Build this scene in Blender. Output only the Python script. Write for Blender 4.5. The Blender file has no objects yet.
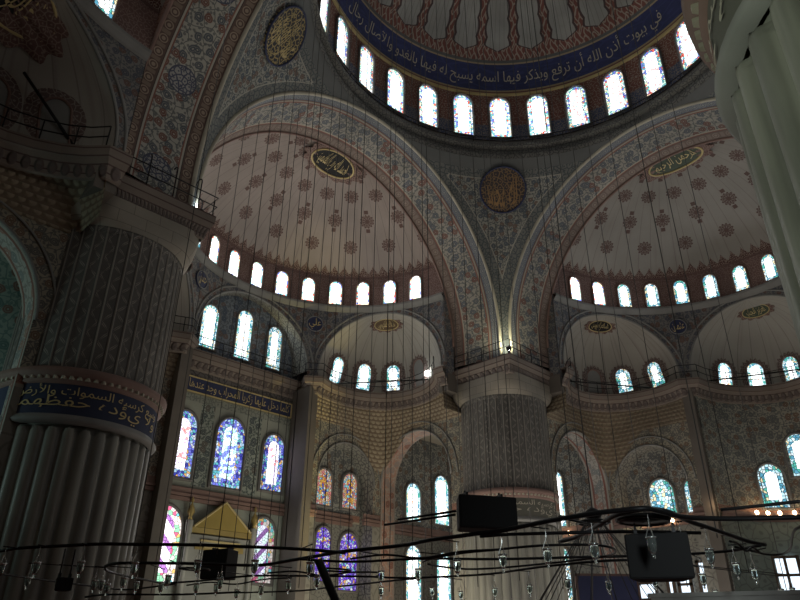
import bpy, bmesh, math, random
from math import sin, cos, pi, sqrt, radians, atan2, hypot, acos, asin
from mathutils import Vector, Matrix
random.seed(7)
SC = bpy.context.scene
COL = SC.collection

# ------------------------------------------------------------------ camera
cam = bpy.data.cameras.new('camera'); camo = bpy.data.objects.new('camera', cam); COL.objects.link(camo); SC.camera = camo
CAM = Vector((-21.896, -12.27, 1.6)); YAW, PIT, ROL, FPX = radians(44.925), radians(27.214), radians(0.455), 673.6
Fv = Vector((sin(YAW)*cos(PIT), cos(YAW)*cos(PIT), sin(PIT)))
R0 = Vector((cos(YAW), -sin(YAW), 0)); U0 = R0.cross(Fv)
Rv = R0*cos(ROL)+U0*sin(ROL); Uv = -R0*sin(ROL)+U0*cos(ROL)
m = Matrix((Rv, Uv, -Fv)).transposed().to_4x4(); m.translation = CAM
camo.matrix_world = m
cam.sensor_width = 36; cam.lens = FPX/800*36; cam.clip_start = 0.05; cam.clip_end = 300

# ------------------------------------------------------------------ world, exposure, lights
w = bpy.data.worlds.new('world'); SC.world = w; w.use_nodes = True
bg = w.node_tree.nodes['Background']; bg.inputs[0].default_value = (.62, .75, 1, 1); bg.inputs[1].default_value = 0.6
SC.view_settings.view_transform = 'Standard'; SC.view_settings.look = 'None'
SC.view_settings.gamma = 1; SC.view_settings.use_curve_mapping = False
SC.view_settings.exposure = 0.0
try:
    SC.cycles.max_bounces = 5; SC.cycles.diffuse_bounces = 3; SC.cycles.sample_clamp_indirect = 3; SC.cycles.caustics_reflective = False; SC.cycles.caustics_refractive = False
except Exception: pass

def area(name, loc, target, size, power, color=(1, 1, 1), spread=180):
    l = bpy.data.lights.new(name, 'AREA'); l.energy = power; l.color = color; l.size = size; l.shape = 'DISK'; l.spread = radians(spread)
    o = bpy.data.objects.new(name, l); COL.objects.link(o); o.location = loc
    o.rotation_euler = (Vector(target)-Vector(loc)).to_track_quat('-Z', 'Y').to_euler()
    return o
def spot(name, loc, target, power, color, ang, blend=.5, r=.1):
    l = bpy.data.lights.new(name, 'SPOT'); l.energy = power; l.color = color; l.spot_size = radians(ang); l.spot_blend = blend; l.shadow_soft_size = r
    o = bpy.data.objects.new(name, l); COL.objects.link(o); o.location = loc
    o.rotation_euler = (Vector(target)-Vector(loc)).to_track_quat('-Z', 'Y').to_euler()
    return o
def point(name, loc, power, color, r=.1):
    l = bpy.data.lights.new(name, 'POINT'); l.energy = power; l.color = color; l.shadow_soft_size = r
    o = bpy.data.objects.new(name, l); COL.objects.link(o); o.location = loc
    return o
# added area lights standing in for window daylight and floor bounce, plus local fills
area('daylight_south', (0, -20, 16), (4, 10, 14), 14, 170, (.80, .92, 1))
area('daylight_west', (-17, 0, 21), (8, 4, 16), 8, 130, (1, .97, .9))
area('daylight_north_low', (0, 23, 9), (0, 0, 6), 7, 200, (1, .97, .9))
area('daylight_north_high', (0, 22, 22), (0, 2, 24), 7, 240, (1, .93, .86))
area('daylight_east_high', (22, 0, 22), (0, 0, 25), 7, 190, (.9, .95, 1))
area('daylight_north_east', (19, 23.5, 9), (15, 10, 8), 5, 200, (1, 1, 1))
area('daylight_bay', (-23.5, 13.9, 7), (-17.5, 16.8, 13), 1.5, 130, (.70, 1, .95))  # added fill brightening the tiled wall behind the left arch
area('floor_bounce', (7, 5, 1.0), (7, 5, 30), 22, 1100, (1, .93, .82))  # added upward light standing in for daylight bounced off the carpet
area('floor_bounce_north', (8, 17, 1.0), (8, 18, 30), 8, 480, (1, .90, .66))
area('daylight_south_west', (-21.5, -6.5, 3), (-15.5, -12.5, 9), 1.6, 50, (.88, 1, .80), 75)  # added greenish fill brightening the near fluted pier
area('daylight_west_low', (-18.5, -12.5, 3.6), (-9, -7, 2.4), 1.2, 20, (.9, 1, 1), 60)  # added fill brightening the marble platform
area('floor_bounce_prayer', (0, 17.5, 1.2), (0, 25, 11), 4, 150, (.95, 1, .86))  # added fill turned to the prayer wall to brighten it
area('floor_bounce_east', (18, 6, 1.0), (18, 6, 30), 9, 230, (1, .95, .86))

# ------------------------------------------------------------------ tags
def tag(o, label=None, cat=None, group=None, kind=None):
    if label: o['label'] = label
    if cat: o['category'] = cat
    if group: o['group'] = group
    if kind: o['kind'] = kind
    return o
def empty(name, loc=(0, 0, 0), rz=0):
    o = bpy.data.objects.new(name, None); COL.objects.link(o); o.location = loc; o.rotation_euler = (0, 0, rz); o.empty_display_size = .2
    return o

# ------------------------------------------------------------------ node helpers
class T:
    def __init__(s, name, rough=.8):
        s.m = bpy.data.materials.new(name); s.m.use_nodes = True; s.nt = s.m.node_tree
        s.b = s.nt.nodes['Principled BSDF']; s.b.inputs['Roughness'].default_value = rough
        s.L = s.nt.links.new; s._uv = None
    def n(s, t, **k):
        x = s.nt.nodes.new(t)
        for a, b in k.items(): setattr(x, a, b)
        return x
    def put(s, sock, v):
        if hasattr(v, 'is_output'): s.L(v, sock)
        else:
            if sock.type == 'RGBA' and len(v) == 3: v = (*v, 1)
            sock.default_value = v
    def mt(s, op, a, b=0., c=0., clamp=False):
        x = s.n('ShaderNodeMath', operation=op); x.use_clamp = clamp
        s.put(x.inputs[0], a); s.put(x.inputs[1], b)
        if op in ('MULTIPLY_ADD', 'WRAP', 'COMPARE', 'SMOOTH_MIN'): s.put(x.inputs[2], c)
        return x.outputs[0]
    def add(s, a, b): return s.mt('ADD', a, b)
    def sub(s, a, b): return s.mt('SUBTRACT', a, b)
    def mul(s, a, b): return s.mt('MULTIPLY', a, b)
    def lt(s, a, b): return s.mt('LESS_THAN', a, b)
    def gt(s, a, b): return s.mt('GREATER_THAN', a, b)
    def hyp(s, a, b): return s.mt('SQRT', s.add(s.mul(a, a), s.mul(b, b)))
    def step(s, x, a, b):    # smooth step
        r = s.n('ShaderNodeMapRange', interpolation_type='SMOOTHSTEP'); s.put(r.inputs[0], x); r.inputs[1].default_value = a; r.inputs[2].default_value = b
        return r.outputs[0]
    def mix(s, f, a, b):
        x = s.n('ShaderNodeMix', data_type='RGBA'); s.put(x.inputs[0], f); s.put(x.inputs[6], a); s.put(x.inputs[7], b)
        return x.outputs[2]
    def uv(s):
        if s._uv is None:
            t = s.n('ShaderNodeTexCoord'); sp = s.n('ShaderNodeSeparateXYZ'); s.L(t.outputs['UV'], sp.inputs[0])
            s._uv = (t.outputs['UV'], sp.outputs[0], sp.outputs[1])
        return s._uv
    def vec(s, x, y, z=0.):
        c = s.n('ShaderNodeCombineXYZ'); s.put(c.inputs[0], x); s.put(c.inputs[1], y); s.put(c.inputs[2], z); return c.outputs[0]
    def obj(s): return s.n('ShaderNodeTexCoord').outputs['Object']
    def noise(s, v, sc, det=2, out=0):
        x = s.n('ShaderNodeTexNoise'); s.put(x.inputs['Vector'], v); x.inputs['Scale'].default_value = sc; x.inputs['Detail'].default_value = det
        return x.outputs[out]
    def vor(s, v, sc, feat='F1', rnd=1.):
        x = s.n('ShaderNodeTexVoronoi', feature=feat, voronoi_dimensions='2D'); s.put(x.inputs['Vector'], v); x.inputs['Scale'].default_value = sc; x.inputs['Randomness'].default_value = rnd
        return x
    def ramp(s, f, stops, mode='CONSTANT'):
        x = s.n('ShaderNodeValToRGB'); x.color_ramp.interpolation = mode; e = x.color_ramp.elements
        while len(e) < len(stops): e.new(.5)
        for i, (p, c) in enumerate(stops): e[i].position = p; e[i].color = (*c, 1)
        s.put(x.inputs[0], f); return x.outputs[0]
    def warp(s, v, sc, amt):
        nz = s.noise(v, sc, 2, 1); a = s.n('ShaderNodeVectorMath', operation='SUBTRACT'); s.L(nz, a.inputs[0]); a.inputs[1].default_value = (.5, .5, .5)
        b = s.n('ShaderNodeVectorMath', operation='MULTIPLY_ADD'); s.L(a.outputs[0], b.inputs[0]); b.inputs[1].default_value = (amt,)*3; s.put(b.inputs[2], v)
        return b.outputs[0]
    # painted blossoms, leaves and stems
    def floral(s, bgc, c1, c2, sc=1.2, leaf=None, light=None):
        v = s.warp(s.uv()[0], sc*1.3, .35/sc)
        a = s.vor(v, sc); rn = s.n('ShaderNodeSeparateXYZ'); s.L(a.outputs['Color'], rn.inputs[0])
        blob = s.mt('SUBTRACT', 1., s.step(a.outputs['Distance'], .30, .38))
        core = s.mt('SUBTRACT', 1., s.step(a.outputs['Distance'], .05, .09))
        ring = s.mul(s.gt(a.outputs['Distance'], .19), s.lt(a.outputs['Distance'], .225))
        b = s.vor(v, sc*2.7)
        lf = s.mt('SUBTRACT', 1., s.step(b.outputs['Distance'], .26, .34))
        e = s.vor(v, sc*1.0, 'DISTANCE_TO_EDGE'); st = s.mt('SUBTRACT', 1., s.step(e.outputs['Distance'], .02, .05))
        col = s.mix(s.mul(lf, .85), bgc, leaf or c1)
        col = s.mix(st, col, leaf or c1)
        pc = s.mix(s.gt(rn.outputs[0], .6), c1, c2)
        col = s.mix(blob, col, pc); col = s.mix(core, col, light or bgc); col = s.mix(s.mul(ring, .6), col, light or bgc)
        return col
    # fine arabesque
    def arab(s, bgc, fg, sc=2.2, wd=.07, dots=True):
        v = s.warp(s.uv()[0], sc, .5/sc)
        e = s.vor(v, sc, 'DISTANCE_TO_EDGE'); st = s.mt('SUBTRACT', 1., s.step(e.outputs['Distance'], wd*.7, wd*1.4))
        col = s.mix(st, bgc, fg)
        if dots:
            a = s.vor(v, sc); ring = s.mt('SUBTRACT', 1., s.step(a.outputs['Distance'], .13, .18)); col = s.mix(ring, col, fg)
        return col
    # a running scroll of rosettes between edge lines; coordinate along and across
    def scroll(s, along, across, width, bgc, fg, line, per=None):
        per = per or width*.95
        fx = s.mul(s.sub(s.mt('FRACT', s.mt('DIVIDE', along, per)), .5), per); d = s.hyp(fx, across)
        r = width*.30
        ring = s.mul(s.gt(d, r*.78), s.lt(d, r*1.05)); core = s.lt(d, r*.45)
        side = s.mul(s.gt(s.mt('ABSOLUTE', fx), per*.36), s.lt(s.mt('ABSOLUTE', across), width*.3))
        col = s.mix(side, bgc, s.mix(.5, bgc, fg)); col = s.mix(s.mt('MAXIMUM', ring, core), col, fg)
        col = s.mix(s.gt(s.mt('ABSOLUTE', across), width*.43), col, line)
        return col
    # pieces laid across v : [(v_end, colour-or-socket)]
    def bands(s, v, items):
        col = items[0][1]; prev = items[0][0]
        for ve, c in items[1:]:
            col = s.mix(s.gt(v, prev), col, c); prev = ve
        return col
    def dirt(s, col, sc=.35, lo=.72, hi=1.12):
        nz = s.noise(s.obj(), sc, 5); r = s.n('ShaderNodeMapRange'); s.put(r.inputs[0], nz); r.inputs[1].default_value = .3; r.inputs[2].default_value = .7; r.inputs[3].default_value = lo; r.inputs[4].default_value = hi
        x = s.n('ShaderNodeVectorMath', operation='SCALE'); s.put(x.inputs[0], col); s.L(r.outputs[0], x.inputs['Scale']); return x.outputs[0]
    def done(s, col, bump=None, st=.4, dist=.03):
        s.put(s.b.inputs['Base Color'], col)
        if bump is not None:
            b = s.n('ShaderNodeBump'); b.inputs['Strength'].default_value = st; b.inputs['Distance'].default_value = dist; s.put(b.inputs['Height'], bump); s.L(b.outputs[0], s.b.inputs['Normal'])
        return s.m

CREAM = (.46, .42, .35); ROSE = (.40, .29, .24); BRICK = (.25, .11, .085); BLUE = (.09, .12, .25); SLATE = (.20, .23, .26); GREEN = (.14, .20, .17); GREY = (.36, .35, .31); DARK = (.06, .055, .055); GOLD = (.55, .42, .16)

def plain(name, c, rough=.7, metal=0., dirt=None, bump=0):
    t = T(name, rough); t.b.inputs['Metallic'].default_value = metal
    col = t.dirt(c, *(dirt or (.8, .8, 1.12)))
    return t.done(col, t.noise(t.obj(), 14, 3) if bump else None, bump or .2, .02)
def emit(name, c, s):
    t = T(name); t.put(t.b.inputs['Base Color'], (0, 0, 0)); t.put(t.b.inputs['Emission Color'], c); t.b.inputs['Emission Strength'].default_value = s; return t.m
MT = {}
MT['stone'] = plain('pale_stone', (.36, .33, .28), .8, 0, (.6, .7, 1.15), .3)
MT['darkstone'] = plain('dark_stone', (.09, .085, .08), .9)
MT['marble'] = plain('grey_marble', (.36, .36, .33), .45, 0, (.7, .65, 1.15), .15)
MT['plaster'] = plain('painted_plaster', (.42, .38, .31), .85, 0, (.5, .75, 1.1))
MT['iron'] = plain('black_iron', (.02, .02, .022), .5, .6)
MT['cable'] = plain('steel_cable', (.10, .10, .10), .6, .3)
MT['black'] = plain('black_cabinet', (.008, .008, .009), .75)
MT['grille'] = plain('black_grille', (.006, .006, .007), .8)
MT['gold'] = plain('gilding', GOLD, .4, .6)
MT['goldpaint'] = plain('gold_paint', (.62, .50, .24), .6)
MT['ivory'] = plain('ivory_paint', (.50, .47, .38), .7)
MT['rosemould'] = plain('rose_moulding', (.25, .16, .135), .7)
MT['greymould'] = plain('grey_moulding', (.26, .26, .25), .7)
MT['navy'] = plain('navy_paint', (.035, .045, .11), .6)
MT['carpet'] = plain('red_carpet', (.25, .07, .06), .95)
MT['wood'] = plain('dark_wood', (.10, .07, .05), .6)
MT['frame'] = plain('window_plaster_frame', (.20, .19, .18), .8)
MT['chrome'] = plain('bright_wire', (.8, .85, .85), .25, .9)
MT['frost'] = plain('frosted_glass', (.95, 1, 1), .3)
MT['umberink'] = plain('umber_gold_ink', (.36, .22, .10), .6)
MT['umber'] = plain('umber_ground', (.13, .08, .04), .6)
MT['moss'] = plain('moss_ground', (.05, .07, .04), .6)
MT['boardblue'] = plain('blue_board', (.07, .08, .19), .6)
t = T('clear_glass', .03); t.b.inputs['Transmission Weight'].default_value = .92; t.b.inputs['IOR'].default_value = 1.45; t.put(t.b.inputs['Base Color'], (.9, 1, .97)); MT['glass'] = t.m
MT['bulb'] = emit('warm_bulb', (1, .72, .42), 14)
MT['coldbulb'] = emit('white_bulb', (.95, 1, 1), 25)

# stained glass --------------------------------------------------------------
def glass(name, field, border, strength, cell=3.2, fieldfrac=.55, fs=1., bs=.5, lead=.05, stripes=None):
    """field / border : ramps of light colours; UV.x across -1..1, UV.y up 0..aspect (in half widths)"""
    t = T(name); uv, u, v = t.uv()
    a = t.vor(uv, cell); e = t.vor(uv, cell, 'DISTANCE_TO_EDGE'); sp = t.n('ShaderNodeSeparateXYZ'); t.L(a.outputs['Color'], sp.inputs[0])
    fc = t.ramp(sp.outputs[0], field); bc = t.ramp(sp.outputs[1], border)
    if stripes:
        q = t.mt('FRACT', t.add(t.mul(v, stripes[0]), t.mul(u, stripes[1]))); fc = t.mix(t.lt(q, .38), fc, stripes[2])
    au = t.mt('ABSOLUTE', u); inf = t.lt(au, fieldfrac)
    at = t.n('ShaderNodeAttribute', attribute_name='rim'); inr = t.gt(at.outputs['Fac'], 1-fieldfrac)
    inf = t.mul(inf, inr)
    col = t.mix(inf, bc, fc)
    k = t.mt('MULTIPLY_ADD', inf, (fs-bs), bs)
    col = t.mix(t.lt(e.outputs['Distance'], lead), col, (.0, .0, .0))
    t.put(t.b.inputs['Base Color'], (.02, .02, .02)); t.put(t.b.inputs['Emission Color'], col)
    t.put(t.b.inputs['Emission Strength'], t.mul(k, strength)); t.b.inputs['Roughness'].default_value = .3
    return t.m
W_ = (1, 1, 1)
whites = [(0, W_), (.45, (.85, .97, 1)), (.7, W_), (.9, (.8, 1, .9))]
jewel = [(0, (.9, .95, 1)), (.25, (.15, .45, .5)), (.45, (.95, .75, .5)), (.58, (.15, .2, .6)), (.75, (.55, .9, .7)), (.9, (.7, .12, .08))]
cool = [(0, (.6, .9, 1)), (.3, (.1, .35, .5)), (.5, (.8, .95, 1)), (.7, (.1, .5, .42)), (.88, (.9, .8, .5))]
blues = [(0, (.22, .25, .95)), (.3, (.5, .75, 1)), (.5, (.05, .06, .45)), (.65, (.15, .6, .7)), (.8, (.95, .55, .2)), (.9, (.85, .9, 1))]
warm = [(0, (.9, .5, .1)), (.25, (.7, .35, .08)), (.45, (.95, .85, .7)), (.6, (.1, .12, .5)), (.75, (.3, .75, .8)), (.88, (.8, .15, .1))]
violet = [(0, (.2, .08, .9)), (.35, (.45, .35, 1)), (.5, (.1, .03, .45)), (.65, (.9, .95, 1)), (.82, (.85, .45, .15)), (.92, (.2, .6, .7))]
pink = [(0, (1, .85, .8)), (.3, (1, .95, .9)), (.5, (.9, .6, .2)), (.65, (.35, .8, .5)), (.8, (.8, .15, .3)), (.92, (.2, .7, .8))]
MT['g_dome'] = glass('dome_window_glass', whites, jewel, 6.5, 5.0, .55, 1.0, .3, .05)
MT['g_dome_c'] = glass('dome_window_glass_coloured', [(0, (.9, .97, 1)), (.3, (.45, .7, .8)), (.45, W_), (.65, (.9, .8, .6)), (.75, W_), (.92, (.5, .3, .3))], jewel, 3.2, 5.0, .62, .9, .5, .085)
MT['g_semi'] = glass('semi_dome_window_glass', whites, jewel, 7, 2.2, .75, 1., .35, .04)
MT['g_semi_c'] = glass('semi_dome_window_glass_blue', whites, cool, 3.4, 2.4, .60, .8, .38, .08)
MT['g_clear'] = glass('white_window_glass', [(0, W_), (.5, (.85, .97, 1)), (.72, W_), (.86, (.45, .7, .55)), (.92, (.9, .5, .3)), (.96, W_)], cool, 3.4, 5.0, .62, 1., .42, .06)
MT['g_cool'] = glass('blue_window_glass', whites, cool, 3.2, 4.2, .45, 1., .35, .085)
MT['g_dim'] = glass('dim_blue_window_glass', cool, cool, 1.5, 4.2, .5, 1., .8, .08)
MT['g_qblue'] = glass('niche_wall_blue_glass', [(0, (.9, .85, 1)), (.5, W_), (.75, (.75, .55, 1)), (.9, (.9, .3, .3))], blues, 2.2, 5.2, .50, 1., .42, .07)
MT['g_qmid'] = glass('niche_wall_mosaic_glass', [(0, (.75, .95, 1)), (.4, (.5, .9, .8)), (.6, W_), (.8, (.2, .25, .9))], blues, 1.9, 6.0, .50, 1., .52, .07)
MT['g_qwarm'] = glass('amber_glass', warm, [(0, (.9, .3, .3)), (.3, (.95, .6, .3)), (.6, (.3, .6, .8)), (.8, (.9, .9, .8))], .75, 5.0, .55, 1., .8, .08)
MT['g_violet'] = glass('violet_glass', violet, violet, .9, 4.8, .5, 1., .9, .08)
MT['g_stripe'] = glass('striped_white_glass', [(0, W_), (.6, (.97, .9, 1))], pink, 3.0, 4.6, .58, 1., .5, .05, stripes=(.85, .9, (.28, .12, .35)))
MT['g_stripe_d'] = glass('striped_violet_glass', [(0, (.8, .8, 1)), (.6, (.7, .95, .9))], pink, 1.2, 4.8, .55, 1., .5, .05, stripes=(.85, -.9, (.25, .12, .35)))
MT['g_plain'] = emit('clear_daylight_pane', (.75, .88, 1), 1.6)

# ------------------------------------------------------------------ mesh helpers
def mesh_obj(name, verts, faces, mat, parent=None, uvs=None, attrs=None, smooth=True, kind=None):
    me = bpy.data.meshes.new(name); me.from_pydata([tuple(v) for v in verts], [], faces); me.update()
    if mat is not None:
        for mm in (mat if isinstance(mat, (list, tuple)) else [mat]): me.materials.append(mm)
    if uvs:
        l = me.uv_layers.new(name='UVMap')
        for lp in me.loops: l.data[lp.index].uv = uvs[lp.vertex_index]
    for an, av in (attrs or {}).items():
        a = me.attributes.new(an, 'FLOAT', 'POINT')
        for i, x in enumerate(av): a.data[i].value = x
    if smooth: me.polygons.foreach_set('use_smooth', [True]*len(me.polygons))
    o = bpy.data.objects.new(name, me); COL.objects.link(o)
    if parent: o.parent = parent
    if kind: o['kind'] = kind
    return o
def grid(name, fn, nu, nv, mat, parent=None, smooth=True, kind=None, attr=None, flip=False, close=False):
    """fn(i/nu, j/nv) -> (xyz, (u,v)[, attr])"""
    V, UVs, A = [], [], []
    for j in range(nv+1):
        for i in range(nu+1):
            r = fn(i/nu, j/nv); V.append(r[0]); UVs.append(r[1]); A.append(r[2] if len(r) > 2 else 0)
    F = []
    for j in range(nv):
        for i in range(nu):
            a = j*(nu+1)+i; f = (a, a+1, a+nu+2, a+nu+1); F.append(f[::-1] if flip else f)
    return mesh_obj(name, V, F, mat, parent, UVs, {attr: A} if attr else None, smooth, kind)
class MB:
    """collects boxes, tubes, lathes for ONE mesh"""
    def __init__(s): s.v = []; s.f = []
    def addm(s, v, f): k = len(s.v); s.v += [tuple(x) for x in v]; s.f += [tuple(i+k for i in q) for q in f]; return s
    def box(s, c, d, M=None, bev=0):
        x, y, z = d[0]/2, d[1]/2, d[2]/2
        v = [Vector((sx*x, sy*y, sz*z)) for sz in (-1, 1) for sy in (-1, 1) for sx in (-1, 1)]
        v = [(M @ q if M else q)+Vector(c) for q in v]
        return s.addm(v, [(0, 2, 3, 1), (4, 5, 7, 6), (0, 1, 5, 4), (2, 6, 7, 3), (0, 4, 6, 2), (1, 3, 7, 5)])
    def tube(s, pts, r, n=6, closed=False, ends=True):
        pts = [Vector(p) for p in pts]; N = len(pts); V = []; rr = r if isinstance(r, (list, tuple)) else [r]*N
        up = None
        for i, p in enumerate(pts):
            a = pts[(i-1) % N] if (closed or i > 0) else p; b = pts[(i+1) % N] if (closed or i < N-1) else p
            d = (b-a).normalized()
            if up is None: up = Vector((0, 0, 1)) if abs(d.z) < .9 else Vector((1, 0, 0))
            x = d.cross(up)
            if x.length < 1e-4: x = d.cross(Vector((1, 0, 0)))
            x.normalize(); y = x.cross(d).normalized(); up = y
            V += [p+(x*cos(2*pi*k/n)+y*sin(2*pi*k/n))*rr[i] for k in range(n)]
        F = []
        for i in range(N if closed else N-1):
            for k in range(n):
                a = i*n+k; b = i*n+(k+1) % n; c = ((i+1) % N)*n+(k+1) % n; d_ = ((i+1) % N)*n+k; F.append((a, b, c, d_))
        if not closed and ends: F.append(tuple(range(n))[::-1]); F.append(tuple((N-1)*n+k for k in range(n)))
        return s.addm(V, F)
    def lathe(s, prof, c=(0, 0, 0), n=16, M=None):
        V = []; F = []
        for r, z in prof:
            for k in range(n):
                q = Vector((r*cos(2*pi*k/n), r*sin(2*pi*k/n), z)); V.append((M @ q if M else q)+Vector(c))
        for i in range(len(prof)-1):
            for k in range(n): F.append((i*n+k, i*n+(k+1) % n, (i+1)*n+(k+1) % n, (i+1)*n+k))
        return s.addm(V, F)
    def prism(s, poly, M, depth):
        """poly in local xz; extruded along local y by depth"""
        n = len(poly); V = [M @ Vector((x, 0, z)) for x, z in poly]+[M @ Vector((x, depth, z)) for x, z in poly]
        F = [tuple(range(n)), tuple(range(n, 2*n))[::-1]]+[(i, i+n, (i+1) % n+n, (i+1) % n) for i in range(n)]
        return s.addm(V, F)
    def build(s, name, mat, parent=None, smooth=False, kind=None):
        return mesh_obj(name, s.v, s.f, mat, parent, None, None, smooth, kind)
def rot(k):
    return [lambda x, y: (x, y), lambda x, y: (y, -x), lambda x, y: (-x, -y), lambda x, y: (-y, x)][k]
def sweep(name, path, prof, mat, parent=None, kind=None, closed=False, smooth=False, center=None):
    """path: plan points [(x,y)], prof: [(offset inward, z)]; inward = left of travel"""
    N = len(path); V = []; UVs = []; acc = 0; P = [Vector((p[0], p[1])) for p in path]
    for i, p in enumerate(P):
        a = P[(i-1) % N] if (closed or i > 0) else p; b = P[(i+1) % N] if (closed or i < N-1) else p
        d = (b-a).normalized(); nrm = Vector((-d.y, d.x))
        if i: acc += (p-P[i-1]).length
        h = 0
        for j, (o_, z) in enumerate(prof):
            if j: h += hypot(o_-prof[j-1][0], z-prof[j-1][1])
            V.append((p.x+nrm.x*o_, p.y+nrm.y*o_, z)); UVs.append((acc, h))
    m_ = len(prof); F = []
    for i in range(N if closed else N-1):
        for j in range(m_-1):
            a = i*m_+j; b = ((i+1) % N)*m_+j; F.append((a, b, b+1, a+1))
    return mesh_obj(name, V, F, mat, parent, UVs, None, smooth, kind)

# windows --------------------------------------------------------------------
WN = [0]
def arch_outline(w_, h, n=10, point=0.0):
    """from bottom-left up around to bottom-right, centred; total height h, origin centre"""
    r = w_/2; zs = h/2-r*(1+point)
    pts = [(-r, -h/2), (-r, zs)]+[(-r*cos(pi*k/n), zs+r*sin(pi*k/n)*(1+point)) for k in range(1, n)]+[(r, zs), (r, -h/2)]
    return pts
FRAMES = {}
def window(P, N, w_, h, mat, point=.15, frame=.14, depth=.12, up=(0, 0, 1), blind=False, fm='frame', bars=False):
    """window_<n>: a moulded frame and its stained pane, kind structure; N points into the hall"""
    WN[0] += 1; N = Vector(N).normalized(); up = Vector(up); X = up.cross(N).normalized(); Z = N.cross(X).normalized()
    M = Matrix((X, -N, Z)).transposed().to_4x4(); M.translation = Vector(P)
    e = bpy.data.objects.new('window_%d' % WN[0], None); COL.objects.link(e); e.matrix_world = M; e['kind'] = 'structure'; e.empty_display_size = .2
    inn = arch_outline(w_, h, 12, point); out = arch_outline(w_+2*frame, h+2*frame, 12, point*w_/(w_+2*frame))
    n = len(inn); V = []; F = []
    for ring, y in ((out, .02), (out, -depth*.5), ([((a[0]+b[0])/2, (a[1]+b[1])/2) for a, b in zip(inn, out)], -depth), (inn, -depth*.7), (inn, .03)):
        V += [(x, y, z) for x, z in ring]
    for r in range(4):
        for i in range(n): a = r*n+i; b = r*n+(i+1) % n; F.append((a, b, b+n, a+n))
    fr = mesh_obj('frame', V, F, MT[fm], e, None, None, False); fr.matrix_parent_inverse.identity()
    # pane with rim distance: concentric rings towards the middle line
    V = []; UVs = []; R = []; F = []; steps = 4
    for s_ in range(steps+1):
        q = 1-s_/steps
        for x, z in inn:
            zc = max(-h/2+w_/2, min(h/2-w_/2, z)); V.append((x*q, -.015, zc+(z-zc)*q)); UVs.append((x*q/(w_/2), (zc+(z-zc)*q+h/2)/(w_/2))); R.append(1-q)
    for s_ in range(steps):
        for i in range(n): a = s_*n+i; b = s_*n+(i+1) % n; F.append((a, b, b+n, a+n))
    UVs = [(a, b+WN[0]*7.31) for a, b in UVs]
    pn = mesh_obj('pane', V, F, MT[mat] if not blind else MT['greymould'], e, UVs, {'rim': R}, False)
    if bars:
        mb = MB()
        for i in range(1, 3): mb.box((-w_/2+w_*i/3, -.04, 0), (.06, .05, h*.96))
        for i in range(1, 3): mb.box((0, -.04, -h/2+h*i/3), (w_*.98, .05, .06))
        mb.build('glazing_bars', MT['ivory'], e)
    return e

# ------------------------------------------------------------------ Arabic lettering
AR = {}
def _ar(s, iso, fin=None, ini=None, med=None): AR[s] = (iso, fin or iso+1, ini, med)
for ch, base, dual in (('ا', 0xFE8D, 0), ('ب', 0xFE8F, 1), ('ت', 0xFE95, 1), ('ث', 0xFE99, 1), ('ج', 0xFE9D, 1), ('ح', 0xFEA1, 1), ('خ', 0xFEA5, 1), ('د', 0xFEA9, 0), ('ذ', 0xFEAB, 0), ('ر', 0xFEAD, 0),
        ('ز', 0xFEAF, 0), ('س', 0xFEB1, 1), ('ش', 0xFEB5, 1), ('ص', 0xFEB9, 1), ('ض', 0xFEBD, 1), ('ط', 0xFEC1, 1), ('ظ', 0xFEC5, 1), ('ع', 0xFEC9, 1), ('غ', 0xFECD, 1), ('ف', 0xFED1, 1), ('ق', 0xFED5, 1),
        ('ك', 0xFED9, 1), ('ل', 0xFEDD, 1), ('م', 0xFEE1, 1), ('ن', 0xFEE5, 1), ('ه', 0xFEE9, 1), ('و', 0xFEED, 0), ('ي', 0xFEF1, 1), ('ة', 0xFE93, 0), ('ى', 0xFEEF, 0), ('أ', 0xFE83, 0), ('إ', 0xFE87, 0), ('آ', 0xFE81, 0)):
    _ar(ch, base, base+1, base+2 if dual else None, base+3 if dual else None)
def shape_ar(s):
    out = []; i = 0
    def dual(c): return c in AR and AR[c][2] is not None
    while i < len(s):
        c = s[i]
        if c not in AR: out.append(c if c != 'ء' else '\uFE80'); i += 1; continue
        prev = i > 0 and dual(s[i-1])
        if c == 'ل' and i+1 < len(s) and s[i+1] in 'اأإآ':
            base = {'ا': 0xFEFB, 'أ': 0xFEF7, 'إ': 0xFEF9, 'آ': 0xFEF5}[s[i+1]]; out.append(chr(base+(1 if prev else 0))); i += 2; continue
        nxt = i+1 < len(s) and s[i+1] in AR and dual(c)
        a = AR[c]; out.append(chr(a[3] if prev and nxt else a[1] if prev else a[2] if nxt else a[0])); i += 1
    return ''.join(out)[::-1]
def text_mesh(s, extrude=.05):
    c = bpy.data.curves.new('lettering', 'FONT'); c.body = shape_ar(s); c.size = 1; c.resolution_u = 2
    o = bpy.data.objects.new('lettering', c); COL.objects.link(o)
    bpy.context.view_layer.update()
    dg = bpy.context.evaluated_depsgraph_get(); me = bpy.data.meshes.new_from_object(o.evaluated_get(dg)); bpy.data.objects.remove(o); bpy.data.curves.remove(c)
    bm = bmesh.new(); bm.from_mesh(me); bmesh.ops.remove_doubles(bm, verts=bm.verts, dist=1e-4)
    bmesh.ops.triangulate(bm, faces=bm.faces); bm.verts.ensure_lookup_table(); bm.verts.index_update()
    v = [tuple(x.co) for x in bm.verts]; f = [tuple(q.index for q in x.verts) for x in bm.faces]; bm.free(); bpy.data.meshes.remove(me)
    x0 = min(p[0] for p in v); x1 = max(p[0] for p in v); y0 = min(p[1] for p in v); y1 = max(p[1] for p in v)
    return [((p[0]-x0)/(x1-x0), (p[1]-y0)/(y1-y0)) for p in v], f, (x1-x0)/(y1-y0)
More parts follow.
